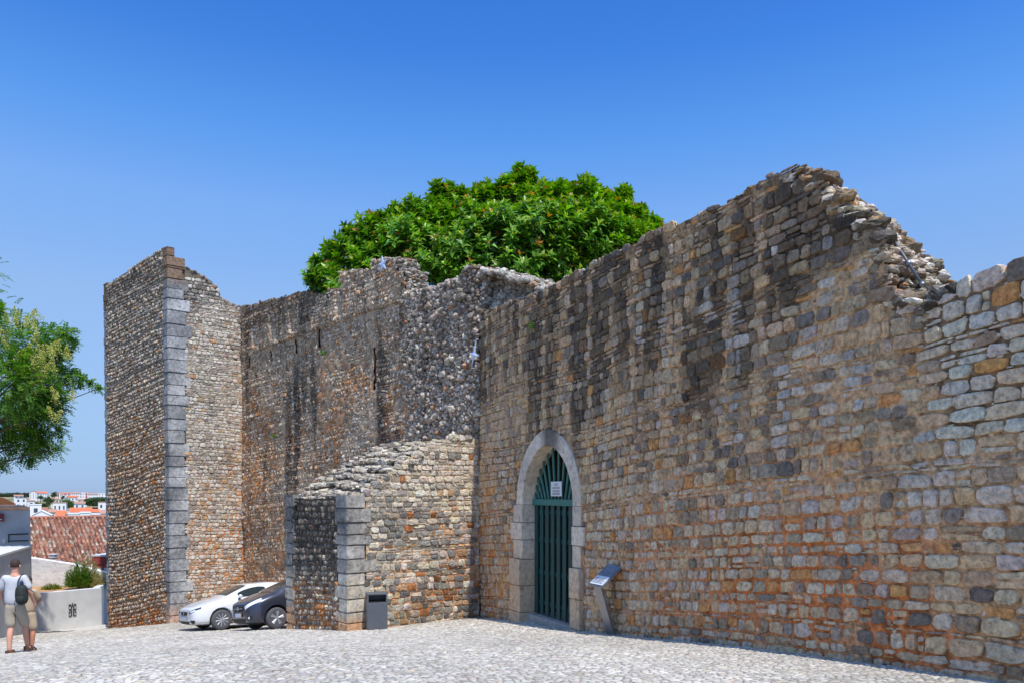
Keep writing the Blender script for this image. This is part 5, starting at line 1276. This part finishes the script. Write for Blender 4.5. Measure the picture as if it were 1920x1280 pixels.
pz = float(g(-9.42, 14.65))
man = person((-9.44, 14.65, pz), R_(8), 'man walking away in grey t-shirt and khaki shorts with short brown hair', M_skin, M_shirt, M_short, M_hair, M_shoe,
             (-.04, -.16, .0, .06), (.10, .24, .0, .05), ((-.27, .02, 1.17), (-.25, .14, .93)), ((.27, -.02, 1.17), (.29, .10, .95)), 1.03)
pz2 = float(g(-9.62, 15.75))
wom = person((-9.76, 15.55, float(g(-9.76, 15.55))), R_(6), 'person in beige shorts walking just ahead, mostly hidden behind the man', M_skin2, M_short2, M_short2, M_hair, M_shoe2,
             (-.08, .22, .0, .05), (.14, -.12, .0, .06), ((-.22, .10, 1.20), (-.10, .26, 1.12)), ((.22, .10, 1.20), (.10, .26, 1.12)), .95)
wom.scale = (.84, .84, .84)
# backpack hung on the right shoulder
bp = empty('backpack', (man.location.x, man.location.y, man.location.z), 'dark canvas backpack slung over the right shoulder of the walking man', 'backpack', rz=R_(8))
V = [(.20, -.19, 1.34), (.21, -.20, 1.14), (.21, -.195, .92)]
bag = bake(skin_mesh('bag', V, [(0, 1), (1, 2)], [(.10, .085), (.125, .11), (.115, .11)], M_pack, bp))
bake(skin_mesh('front_pocket', [(.22, -.30, 1.12), (.22, -.30, 1.0)], [(0, 1)], [(.08, .035), (.085, .04)], M_pack, bag))
bake(skin_mesh('top_flap', [(.17, -.20, 1.335), (.25, -.20, 1.335)], [(0, 1)], [(.05, .07), (.05, .07)], M_strap, bag))
bake(skin_mesh('shoulder_strap', [(.17, -.10, 1.02), (.10, -.150, 1.20), (.115, -.13, 1.38), (.14, -.03, 1.505), (.145, .10, 1.42), (.15, .16, 1.25)], [(0, 1), (1, 2), (2, 3), (3, 4), (4, 5)], [(.020, .008)] * 6, M_strap, bp))
bake(skin_mesh('loose_strap', [(.12, -.17, 1.12), (.075, -.18, .98), (.08, -.17, .84), (.09, -.18, .80)], [(0, 1), (1, 2), (2, 3)], [(.014, .006)] * 4, M_strap, bp))
bake(skin_mesh('loose_strap', [(.31, -.20, 1.24), (.37, -.20, 1.21), (.42, -.19, 1.17)], [(0, 1), (1, 2)], [(.014, .008)] * 3, M_strap, bp))

# ------------------------------------------------------------------ LEFT SIDE: white walls and near roofs
M_render = mat_plain('whitewashed_render', (206, 206, 204), .9, var=.07, scale=2.5, bump=.004, bscale=24)
M_render2 = mat_plain('rough_whitewash', (222, 220, 214), .9, var=.08, scale=1.2, bump=.05, bscale=3.2)
M_grey = mat_plain('grey_render', (168, 170, 172), .9, var=.12, scale=2, bump=.004, bscale=24)
L1 = at(52, 1150, 34.6); L2 = at(191, 1150, 37.0)
d2 = Vector((L2.x - L1.x, L2.y - L1.y)).normalized(); n2_ = Vector((d2.y, -d2.x))
lw = empty('parapet_wall', (L1.x, L1.y, -6.4), 'low white parapet wall with dark iron emblem between street corner and tower', 'wall')
lo = Vector((L1.x, L1.y, -6.4))
m = MB(); ln = (Vector((L2.x, L2.y)) - Vector((L1.x, L1.y))).length
def loc2(a, off): return (d2.x * a - n2_.x * off, d2.y * a - n2_.y * off)
m.prism([loc2(-3, 0), loc2(ln, 0), loc2(ln, .30), loc2(-3, .30)], -.9, 1.90); m.build('wall', M_render, lw, bevel=.01)
m = MB(); a = Vector(loc2(ln, .302)); bdir = Vector((-.28, .96)); m.prism([tuple(a), tuple(a + bdir * 3.4), tuple(a + bdir * 3.4 + Vector((-.3, 0))), tuple(a + Vector((-.3, 0)))], -1.2, 1.895); m.build('return_wall', M_render, lw, bevel=.01)
# iron emblem: two squared spirals under a knob
em = bpy.data.objects.new('iron_emblem', None); C.objects.link(em); em.parent = lw
ec = at(136, 1143, 36.0); al = (Vector((ec.x, ec.y)) - Vector((L1.x, L1.y))).dot(d2); ez = at(136, 1143, (L1 + (L2 - L1) * (al / ln)).y).z + 6.4
def ebar(a0, a1, z0, z1, par=em):
    a0 *= .62; a1 *= .62; m = MB(); m.prism([loc2(al + a0, -.03), loc2(al + a1, -.03), loc2(al + a1, -.001), loc2(al + a0, -.001)], ez + z0, ez + z1); return m.build('bar', M_black, par)
for sg in (-1, 1):
    for (a0, a1, z0, z1) in [(.03, .065, -.28, .22), (.09, .125, -.28, .28), (.125, .26, .245, .28), (.225, .26, .02, .245), (.125, .225, .02, .055), (.125, .26, -.28, -.245), (.225, .26, -.245, -.06), (.16, .225, -.095, -.06)]:
        lo_, hi_ = (a0, a1) if sg > 0 else (-a1, -a0); ebar(lo_, hi_, z0, z1)
ebar(-.03, .03, .22, .34)
# cobbled bank at its foot
m = MB(); m.prism([loc2(-3, -1.1), loc2(ln + .2, -1.1), loc2(ln + .2, -.003), loc2(-3, -.003)], -.6, .12); pv = m.build('kerb', M_paving, None, bevel=.02); pv.location = lo; color_obj(pv, lambda co: lin((196, 192, 184)) * (.8 + .4 * vn(co[:, 0] * 5, co[:, 1] * 5, 2))[:, None]); tag(pv, kind='structure')

# building on the left edge
P0 = Vector((-14.2, 20.0)); P1 = Vector((-17.3, 27.8)); wd = (P1 - P0).normalized()
lb = empty('white_building', (P1.x, P1.y, -5.0), 'grey white flat walled building block at the left edge behind the walkers', 'building')
o_ = Vector((P1.x, P1.y)); inn = Vector((-wd.y, wd.x))
m = MB(); q = [P0 - wd * 3 - o_, P1 - o_, P1 + inn * 1.0 - o_, P0 - wd * 3 + inn * 1.0 - o_]; m.prism([tuple(v) for v in q], -1.4, 3.08); m.build('lower_wall', M_grey, lb, bevel=.01)
m = MB(); q = [P0 - wd * 3 - o_ - inn * .04, P1 - o_ - inn * .04 + wd * .04, P1 + inn * 1.0 - o_ + wd * .04, P0 - wd * 3 + inn * 1.0 - o_]; m.prism([tuple(v) for v in q], 3.084, 3.16); m.build('coping', M_render, lb, bevel=.01)
ux = at(57, 1000, 28.6).x
m = MB(); sk_ = lambda e, x0, x1, y0, y1: [(x0 - o_.x, y0 - o_.y), (x1 - o_.x, y0 - o_.y), (x1 - .70 * (y1 - y0) - o_.x, y1 - o_.y), (x0 - o_.x, y1 - o_.y)]
m.prism(sk_(0, ux - 9, ux, 28.6, 34), -1.2, 4.42); m.build('upper_wall', M_grey, lb, bevel=.01)
m = MB(); m.prism(sk_(0, ux - 9, ux + .05, 28.5, 34.1), 4.424, 4.52)
m.build('roof_edge', mat_plain('salmon_tile', (214, 160, 128), .85, var=.2, scale=3), lb, bevel=.01)
m = MB(); m.tube((ux - .75 - o_.x, 28.50 - o_.y, 3.50), (ux - .02 - o_.x, 28.50 - o_.y, 3.53), .022); m.tube((ux - .75 - o_.x, 28.5 - o_.y, 3.26), (ux - .02 - o_.x, 28.5 - o_.y, 3.28), .022); m.tube((ux - .74 - o_.x, 28.5 - o_.y, 3.2), (ux - .74 - o_.x, 28.5 - o_.y, 3.5), .02); m.build('handrail', M_black, lb)
sg_ = empty('street_sign', at(-1, 969, 28.5), 'small dark red plate with a pale line high on the left wall', 'sign')
m = MB(); m.box(-.16, .14, -.02, .02, -.14, .14); m.build('plate', mat_plain('maroon_plate', (120, 34, 40), .5), sg_, bevel=.004)
m = MB(); m.box(-.13, .11, -.026, -.021, -.09, -.06); m.build('lettering', M_white, sg_)
# dark roof gable behind it
rb = empty('roofed_house', at(10, 950, 42), 'house gable with dark brown boarded eave beyond the left wall', 'house'); bo = rb.location
m = MB(); m.prism([(-7, .4), (.40, .4), (-5.2, 8), (-9, 8)], -6, -.2); m.build('wall', M_render, rb)
m = MB(); p = [(-7, 0, .55), (-.1, 0, .52), (.56, 0, .20), (.56, 0, -.22), (-7, 0, -.22)]; q = [(x - 6.3, 9, z) for x, _, z in p]
A = [m.bm.verts.new(v) for v in p]; B_ = [m.bm.verts.new(v) for v in q]; m.bm.faces.new(A[::-1]); m.bm.faces.new(B_)
for i in range(5): m.bm.faces.new([A[i], A[(i + 1) % 5], B_[(i + 1) % 5], B_[i]])
m.build('roof', mat_plain('brown_boards', (130, 82, 46), .8, var=.25, scale=1.2), rb)

# old tiled roof just below the parapet
def tiled_roof(root, ridge, rdir, ddir, drop, a0, a1, b1, pitch=.22, tl=.36):
    rg = np.random.default_rng(77); cols = np.arange(a0, a1, pitch); nb = int(b1 / tl); V = []; Q = []; Cc = []
    K = 6; ph = np.linspace(0, np.pi, K); pal = lin(np.array([(176, 124, 102), (158, 106, 90), (188, 142, 118), (206, 184, 164), (136, 98, 86), (186, 120, 92), (186, 168, 152)])); pw = np.array([4, 3, 3, 1.4, 2, 1.6, 1.2]); pw = pw / pw.sum()
    r3 = np.array([rdir[0], rdir[1], 0]); d3 = np.array([ddir[0], ddir[1], -drop]); d3 = d3 / np.linalg.norm(d3); n_3 = np.cross(r3, d3); n_3 *= np.sign(n_3[2])
    for a in cols:
        for kind in (0, 1):
            for b in range(nb):
                c = pal[rg.choice(7, p=pw)] * rg.uniform(.62, 1.15) * (.62 if kind else .88); s0 = len(V)
                for e, (bb, w) in enumerate(((b * tl - .03, .80), ((b + 1) * tl, 1.0))):
                    for t in ph:
                        x = a + (pitch / 2 if kind else 0) - math.cos(t) * pitch * .34 * w; h = math.sin(t) * .075 * (-.6 if kind else 1) * w + (.02 * e) + (.05 if not kind else .035)
                        V.append(np.array(ridge) + r3 * (x + rg.uniform(-.004, .004)) + d3 * bb * 1.0 + n_3 * h); Cc.append(c)
                for k in range(K - 1): Q.append((s0 + k, s0 + k + 1, s0 + K + k + 1, s0 + K + k))
    o = mesh_np('roof', np.array(V) - np.array(root.location), [np.array(Q)], M_quoin, root, np.array(Cc))
    m = MB(); R0 = np.array(ridge) - np.array(root.location)
    def pt(a, b, h): return tuple(R0 + r3 * a + d3 * b + n_3 * h)
    m.hexa([pt(a0, 0, -.2), pt(a1, 0, -.2), pt(a1, b1, -.2), pt(a0, b1, -.2), pt(a0, 0, -.01), pt(a1, 0, -.01), pt(a1, b1, -.01), pt(a0, b1, -.01)]); m.build('roof_deck', mat_plain('roof_mortar', (120, 84, 66), .9), root)
    m = MB()
    for k in range(int((a1 - a0) / .4)): m.tube(pt(a0 + k * .4, .0, .04), pt(a0 + (k + 1) * .4 + .02, .0, .055), .10, .085, 10)
    m.build('ridge_tiles', mat_plain('ridge_tile', (172, 112, 86), .85, var=.3, scale=2), root)
    return o, pt
hr = empty('tiled_house', (-26, 44, -6), 'old low house with weathered clay tiled roof behind the parapet wall', 'house')
R0 = at(57, 971, 46.0)
_, pt = tiled_roof(hr, tuple(R0), (.76, .65), (.65, -.76), .62, -4.5, 12.5, 8.6)
m = MB(); ww = (R0 - hr.location)
a_, b_ = Vector((.76, .65)), Vector((.65, -.76)); c0 = Vector((ww.x, ww.y))
q = [c0 - a_ * 4.4 + b_ * 6.2, c0 + a_ * 12.4 + b_ * 6.2, c0 + a_ * 12.4 + b_ * .2, c0 - a_ * 4.4 + b_ * .2]; m.prism([tuple(v) for v in q], -5, .2); m.build('wall', M_render2, hr)
# louvred chimney vent on the roof
vp = at(100, 1056, 41.5) - hr.location
vr = bpy.data.objects.new('chimney', None); C.objects.link(vr); vr.parent = hr; vr.location = vp
m = MB(); m.box(-.13, .13, -.15, .15, -.6, .28); m.build('chimney_core', M_black, vr)
for k in range(4): m = MB(); m.box(-.15, .15, -.17, .17, -.12 + k * .15, -.05 + k * .15); m.build('louvre', M_render, vr, bevel=.008)
m = MB(); m.prism([(-.18, -.2), (.18, -.2), (.18, .2), (-.18, .2)], .48, .53); m.box(-.13, .13, -.15, .15, .40, .48); m.build('chimney_cap', M_render, vr, bevel=.01)
# rough whitewashed wall in front of it
rw = empty('whitewashed_wall', (-24, 39.6, -7), 'rough whitewashed boundary wall with sloping top under the tiled roof', 'wall')
pts = [(30, 1040), (57, 1045), (90, 1050), (130, 1056), (170, 1066), (205, 1075)]
m = MB(); T_ = [at(x, y, 39.6) - rw.location for x, y in pts]
for d in (0,):
    f = [m.bm.verts.new(t) for t in T_]; fb = [m.bm.verts.new((t.x, .4, t.z)) for t in T_]; gl = [m.bm.verts.new((t.x, 0, -1)) for t in T_]; gb = [m.bm.verts.new((t.x, .4, -1)) for t in T_]
    for i in range(len(T_) - 1):
        m.bm.faces.new([gl[i], gl[i + 1], f[i + 1], f[i]]); m.bm.faces.new([f[i], f[i + 1], fb[i + 1], fb[i]]); m.bm.faces.new([gb[i + 1], gb[i], fb[i], fb[i + 1]])
    m.bm.faces.new([gl[0], f[0], fb[0], gb[0]]); m.bm.faces.new([gl[-1], gb[-1], fb[-1], f[-1]])
m.build('wall', M_render2, rw)
# earth bank with weeds between the walls
bk = [(-25.5, 36.2), (-17, 38.6), (-17, 41), (-27, 40)]
m = MB(); m.prism([(-23.5, 35.5), (-20.1, 37.6), (-20.9, 39.5), (-25.5, 39.5)], -8, -4.72); o = m.build('earth_bank', mat_plain('orange_earth', (176, 132, 88), .95, var=.3, scale=3, bump=.05, bscale=4), bevel=.1); tag(o, kind='structure')
def bush(loc, r, h, n, label, seed, c1, c2, ll=(.1, .25), name='shrub'):
    rg = np.random.default_rng(seed); root = empty(name, loc, label, 'bush')
    d = unit(n, rg); d[:, 2] = np.abs(d[:, 2]); p = d * (rg.random((n, 1)) ** .4) * np.array([r, r * .8, h]); lob = 1 + .35 * np.sin(5 * np.arctan2(d[:, 1], d[:, 0]) + 2)
    p[:, 2] *= lob; dr = d + np.array([0, 0, .6]) + unit(n, rg) * .5
    V, Q, c = leaves_np(p, dr, unit(n, rg), rg.uniform(*ll, n), rg.uniform(.02, .05, n), mixc(lin(c1), lin(c2), rg.random(n)) * rg.uniform(.6, 1.2, n)[:, None])
    mesh_np('foliage', V, [Q], M_leaf2, root, c)
    m = MB(); r2 = random.Random(seed)
    for k in range(7): m.tube((0, 0, -.1), (r2.uniform(-r, r) * .6, r2.uniform(-r, r) * .4, h * .7), .02, .006, 5)
    m.build('stems', M_bark, root); return root
bush(at(148, 1100, 38.2), .62, .95, 2600, 'green bush growing behind the parapet wall left of the tower', 50, (70, 116, 36), (120, 140, 60))
bush(at(166, 1102, 38.6), .55, 1.45, 1500, 'dry feathery shrub in front of the tiled roof beside the tower', 51, (128, 134, 76), (170, 160, 104))
bush(at(186, 1104, 38.4), .40, .75, 700, 'straw coloured scrub close to the tower edge behind the parapet', 52, (150, 146, 88), (190, 170, 110))
bush(at(97, 1106, 38.2), .42, .22, 500, 'low green ground plants on the orange earth behind the parapet', 53, (90, 120, 50), (150, 150, 70))
# brick and white annex on the right
bx = empty('brick_outbuilding', at(190, 1090, 41.0), 'small red brick outbuilding with white flat roof half hidden by the tower', 'building')
m = MB(); m.box(-.42, 2, 0, 3, -.5, 1.35); o = m.build('wall', mat_plain('worn_brick', (176, 92, 76), .9, var=.4, scale=5), bx)
m = MB(); m.box(-.46, 2.1, -.06, 3.1, 1.354, 1.44); m.build('roof', M_render, bx, bevel=.01)
m = MB(); m.box(-.44, 2.05, -.04, -.002, .95, 1.30); m.build('painted_band', mat_plain('red_band', (164, 62, 54), .8, var=.15), bx)
for k in range(3): m = MB(); m.box(-.25 + k * .42, .02 + k * .42, -.03, -.002, .0, .75); m.build('white_panel', M_render, bx)
lp_ = empty('lamp_post', at(202, 1100, 39.0), 'thin white lamp post with small dark lantern beside the tower edge', 'lamp post')
m = MB(); m.tube((0, 0, -1), (0, 0, 1.15), .035); m.build('post', M_render, lp_); m = MB(); m.lathe([(.05, 1.15), (.13, 1.20), (.11, 1.42), (.03, 1.5)], axis='Z', n=8); m.build('lantern', M_black, lp_)

# ------------------------------------------------------------------ THE TOWN ON THE FAR HILLSIDE
M_tw = mat_plain('town_white', (232, 232, 230), .9, var=.05, scale=.05); M_tc = mat_plain('town_cream', (222, 210, 190), .9, var=.05, scale=.05); M_tr = mat_plain('town_terracotta', (206, 112, 74), .9, var=.15, scale=.1); M_tr2 = mat_plain('town_dusty_roof', (176, 132, 110), .9, var=.15, scale=.1)
M_twin = mat_plain('town_window', (66, 78, 92), .5); M_tred = mat_plain('town_red_wall', (186, 84, 84), .9)
def house(x0, x1, ytop, ybot, Y, label, wall=None, roof='flat', rm=None, nwin=0, rows=1, rh=.3, depth=9, group=None, name='town_house', cat='house', strips=()):
    a = at(x0, ytop, Y); b = at(x1, ybot, Y); H = a.z - b.z; ang = math.atan2(-(a.x + b.x) / 2, Y); W = (b.x - a.x) * math.cos(ang)
    root = empty(name, ((a.x + b.x) / 2, Y, b.z), label, cat, rz=ang + R_(((x0 * 7) % 11 - 5) * 1.2), group=group); wall = wall or M_tw; rm = rm or M_tr
    rz_ = H * rh if roof != 'flat' else 0; hb = H - rz_
    m = MB(); m.box(-W / 2, W / 2, 0, depth, -8, hb)
    if roof == 'gable_front':
        p = [(-W / 2, 0, hb + .002), (W / 2, 0, hb + .002), (0, 0, H)]; q = [(x, depth, z) for x, _, z in p]; A = [m.bm.verts.new(v) for v in p]; B_ = [m.bm.verts.new(v) for v in q]
        m.bm.faces.new([A[0], A[1], A[2]]); m.bm.faces.new([B_[1], B_[0], B_[2]])
        for i in range(3): m.bm.faces.new([A[i], B_[i], B_[(i + 1) % 3], A[(i + 1) % 3]])
    m.build('wall', wall, root)
    if roof == 'gable':
        m = MB(); e = W * .03; p = [(-W / 2 - e, -.5, hb + .01), (-W / 2 - e, depth + .5, hb + .01), (-W / 2 - e, depth / 2, H)]; q = [(W / 2 + e, y, z) for _, y, z in p]; A = [m.bm.verts.new(v) for v in p]; B_ = [m.bm.verts.new(v) for v in q]
        m.bm.faces.new(A); m.bm.faces.new(B_[::-1])
        for i in range(3): m.bm.faces.new([A[i], B_[i], B_[(i + 1) % 3], A[(i + 1) % 3]])
        m.build('roof', rm, root)
    elif roof == 'gable_front':
        for sg in (-1, 1): m = MB(); m.hexa([(0, -.3, H + .05), (sg * (W / 2 + .4), -.3, hb - .1), (sg * (W / 2 + .4), depth, hb - .1), (0, depth, H + .05), (0, -.3, H + .4), (sg * (W / 2 + .4), -.3, hb + .25), (sg * (W / 2 + .4), depth, hb + .25), (0, depth, H + .4)]); m.build('roof', rm, root)
    else:
        m = MB(); m.box(-W / 2 - .2, W / 2 + .2, -.2, depth + .2, hb + .01, hb + .5); m.build('parapet', rm if rm is not M_tr else M_tw, root)
    for k, (u0, u1, mt) in enumerate(strips): m = MB(); m.box(-W / 2 + W * u0, -W / 2 + W * u1, -.35, -.01, -2, hb * 1.04); m.build('facade_strip', mt, root)
    for r_i in range(rows):
        for k in range(nwin):
            cx = -W / 2 + W * (k + .5) / nwin; cz = hb * (r_i + .45) / rows; w2 = W / nwin * .17; h2 = hb / rows * .22
            m = MB(); m.box(cx - w2, cx + w2, -.12, -.01, cz - h2, cz + h2); m.build('window', M_twin, root)
    return root
H = house
H(70, 88, 920.5, 933, 1000, 'long pale apartment block with red roof on the town skyline', roof='gable', rh=.25, nwin=4, rows=2)
H(55, 70, 920, 934, 980, 'tall white apartment block, highest on the left of the skyline', roof='gable_front', rh=.2, nwin=3, rows=3)
H(93, 112, 923.5, 932, 1150, 'pale terrace with pink gables on the far skyline', roof='flat', rm=M_tred, nwin=5, rows=1, strips=((.3, .36, M_tred), (.8, .9, M_tred)))
H(112, 130, 922.5, 932, 1120, 'far apartment row with dark red end wall on the skyline', roof='gable', rh=.2, nwin=5, rows=2, strips=((.5, .62, M_tred), (.95, 1.0, M_tred)))
H(131, 152, 921.5, 932, 1120, 'long white apartment row in the middle of the skyline', roof='gable', rm=M_tr2, rh=.2, nwin=6, rows=2, strips=((.97, 1.0, M_tred),))
H(152, 165, 923, 933, 1100, 'stepped white flats with reddish stair tower on the skyline', roof='flat', nwin=4, rows=2, strips=((.7, .85, M_tred),))
H(165, 184, 923.5, 933, 1100, 'white flats with small dark windows right of the red stair tower', roof='gable', rm=M_tr2, rh=.2, nwin=5, rows=2)
H(184, 206, 924, 933, 1080, 'low white flats ending the skyline beside the tower', roof='flat', nwin=4, rows=2)
H(29, 50, 932.5, 951, 560, 'white two storey house with dark grey eave near the left wall', roof='flat', rm=mat_plain('grey_eave', (110, 112, 118), .9), nwin=2, rows=2)
H(26, 44, 926.5, 932.5, 800, 'distant pale house with pyramid roof behind the white house', roof='gable', rm=M_tr2, rh=.4, nwin=2)
H(51, 66, 936, 950, 620, 'plain white house with low tan roof right of the two storey house', roof='gable', rm=M_tr2, rh=.15, nwin=1)
H(95, 111, 932, 942, 760, 'cream house with tan roof between the trees', M_tc, 'gable', M_tr2, 2, 1)
H(114, 127, 929, 937, 880, 'white stepped house high above the round tree', roof='flat', nwin=2, rows=1)
H(127, 146, 928, 938, 860, 'white house with broad orange red roof below the skyline', roof='gable', rh=.35, nwin=3)
H(145, 163, 934, 941, 800, 'low house with faded pink roof beside the wood', roof='gable', rm=M_tr2, rh=.4, nwin=2)
H(99, 124, 942, 958, 560, 'white square house with two dark windows and central door', roof='flat', rm=M_tr2, nwin=3, rows=1)
H(139, 160, 939.5, 952, 600, 'white house with pinkish roof and dark doorway', roof='gable', rm=M_tr2, rh=.3, nwin=2)
H(184, 207, 941, 954, 580, 'white block with pink roof line against the tower', roof='flat', rm=M_tr2, nwin=2, rows=1)
H(76, 90, 950, 962, 480, 'small house with brown hipped roof among white walls', roof='gable', rm=mat_plain('brown_roof', (150, 108, 84), .9), rh=.6, nwin=1)
H(56, 78, 946, 964, 470, 'white stepped house with bare walls beside the grey block', roof='flat', nwin=1, rows=1)
H(60, 96, 957, 976, 400, 'broad white gable end just above the old tiled roof', roof='gable_front', rm=M_tw, rh=.45, nwin=0)
H(90, 106, 954, 972, 415, 'narrow white house with cream roof left of the orange roof', M_tc, 'gable', M_tr2, 1, 1)
H(104, 122, 956, 976, 400, 'house with bright orange roof sloping to the viewer', roof='gable', rh=.5, nwin=2)
H(122, 132, 957, 976, 405, 'small white lean-to house between two orange roofs', roof='gable', rm=M_tr2, rh=.3, nwin=1)
H(131, 172, 951, 968, 430, 'long house with long bright orange roof', roof='gable', rh=.5, nwin=4, rows=1, depth=14)
H(172, 187, 953.5, 966, 440, 'white house with orange roof to the right of the long roof', roof='gable', rh=.45, nwin=2)
H(128, 150, 963, 978, 380, 'white flat roofed house below the long orange roof', roof='flat', nwin=3, rows=1)
H(150, 170, 961, 978, 375, 'white house with grey openings just above the tiled ridge', roof='flat', nwin=2, rows=1)
H(168, 188, 964, 978, 380, 'white stepped terrace above the right end of the tiled ridge', roof='flat', nwin=2, rows=1)
H(187, 207, 955, 978, 400, 'white house with faint pink roof touching the tower outline', roof='gable', rm=M_tr2, rh=.3, nwin=2)

def far_tree(x, y, r, Y, label, seed, c=(58, 84, 44), asp=1.2):
    rg = np.random.default_rng(seed); p0 = at(x, y, Y); R = r / 1450 * Y; root = empty('town_tree', (p0.x, Y, p0.z - R * 1.6), label, 'tree')
    n = 700; cc = unit(12, rg) * R * .6; k = rg.integers(12, size=n); p = cc[k] + unit(n, rg) * rg.random((n, 1)) ** .4 * R * .5; p[:, 0] *= asp; p[:, 2] += R * 1.6
    V, Q, co = leaves_np(p, unit(n, rg), unit(n, rg), rg.uniform(.18, .3, n) * R, rg.uniform(.1, .2, n) * R, lin(c) * rg.uniform(.6, 1.4, n)[:, None])
    mesh_np('crown', V, [Q], M_leaf2, root, co)
    m = MB(); m.tube((0, 0, -R), (0, 0, R * 1.5), R * .12, R * .06); m.build('trunk', M_bark, root); return root
far_tree(90, 939, 9, 640, 'dark round tree rising among the town houses', 60)
far_tree(84, 947, 6, 600, 'smaller dark tree at the foot of the round town tree', 61)
far_tree(68, 945, 5, 560, 'light green tree right of the white two storey house', 62, (92, 116, 52), 1.6)
far_tree(122, 943, 9, 620, 'bright green spreading tree beside the square white house', 63, (86, 118, 44), 1.3)
far_tree(134, 945, 8, 620, 'green tree in front of the house with the dark doorway', 64, (78, 108, 48), 1.2)
far_tree(102, 927, 6, 900, 'dark tree breaking the skyline between apartment rows', 65)
far_tree(117, 931, 4, 860, 'small dark tree under the middle of the skyline', 66)
far_tree(76, 931, 5, 900, 'dark tree in front of the long pale apartment block', 67)
far_tree(150, 953, 3, 560, 'small dark conifer by the long orange roof', 68)
rg = np.random.default_rng(70); n = 9000; hx = rg.uniform(160, 215, n); hy = 940 - rg.uniform(-7, 7, n) * (1 - ((hx - 188) / 40) ** 2).clip(.2); 
P = np.array([at(a, b, 760 + rg.uniform(-20, 20)) for a, b in zip(hx, hy)])
V, Q, co = leaves_np(P, unit(n, rg), unit(n, rg), rg.uniform(1, 2.2, n), rg.uniform(.6, 1.4, n), lin((74, 98, 60)) * rg.uniform(.6, 1.4, n)[:, None]); tag(mesh_np('far_wood', V, [Q], M_leaf2, None, co), kind='stuff')
n = 9000; hx = rg.uniform(-40, 56, n); hy = 931 - rg.random(n) * (4.5 + 2 * vn(hx * .15, hx * 0, 4)) ; P = np.array([at(a, b, 1300 + rg.uniform(-30, 30)) for a, b in zip(hx, hy)])
V, Q, co = leaves_np(P, unit(n, rg), unit(n, rg), rg.uniform(2, 4, n), rg.uniform(1, 2.4, n), lin((70, 84, 62)) * rg.uniform(.6, 1.4, n)[:, None]); tag(mesh_np('far_wood', V, [Q], M_leaf2, None, co), kind='stuff')

#NEXT
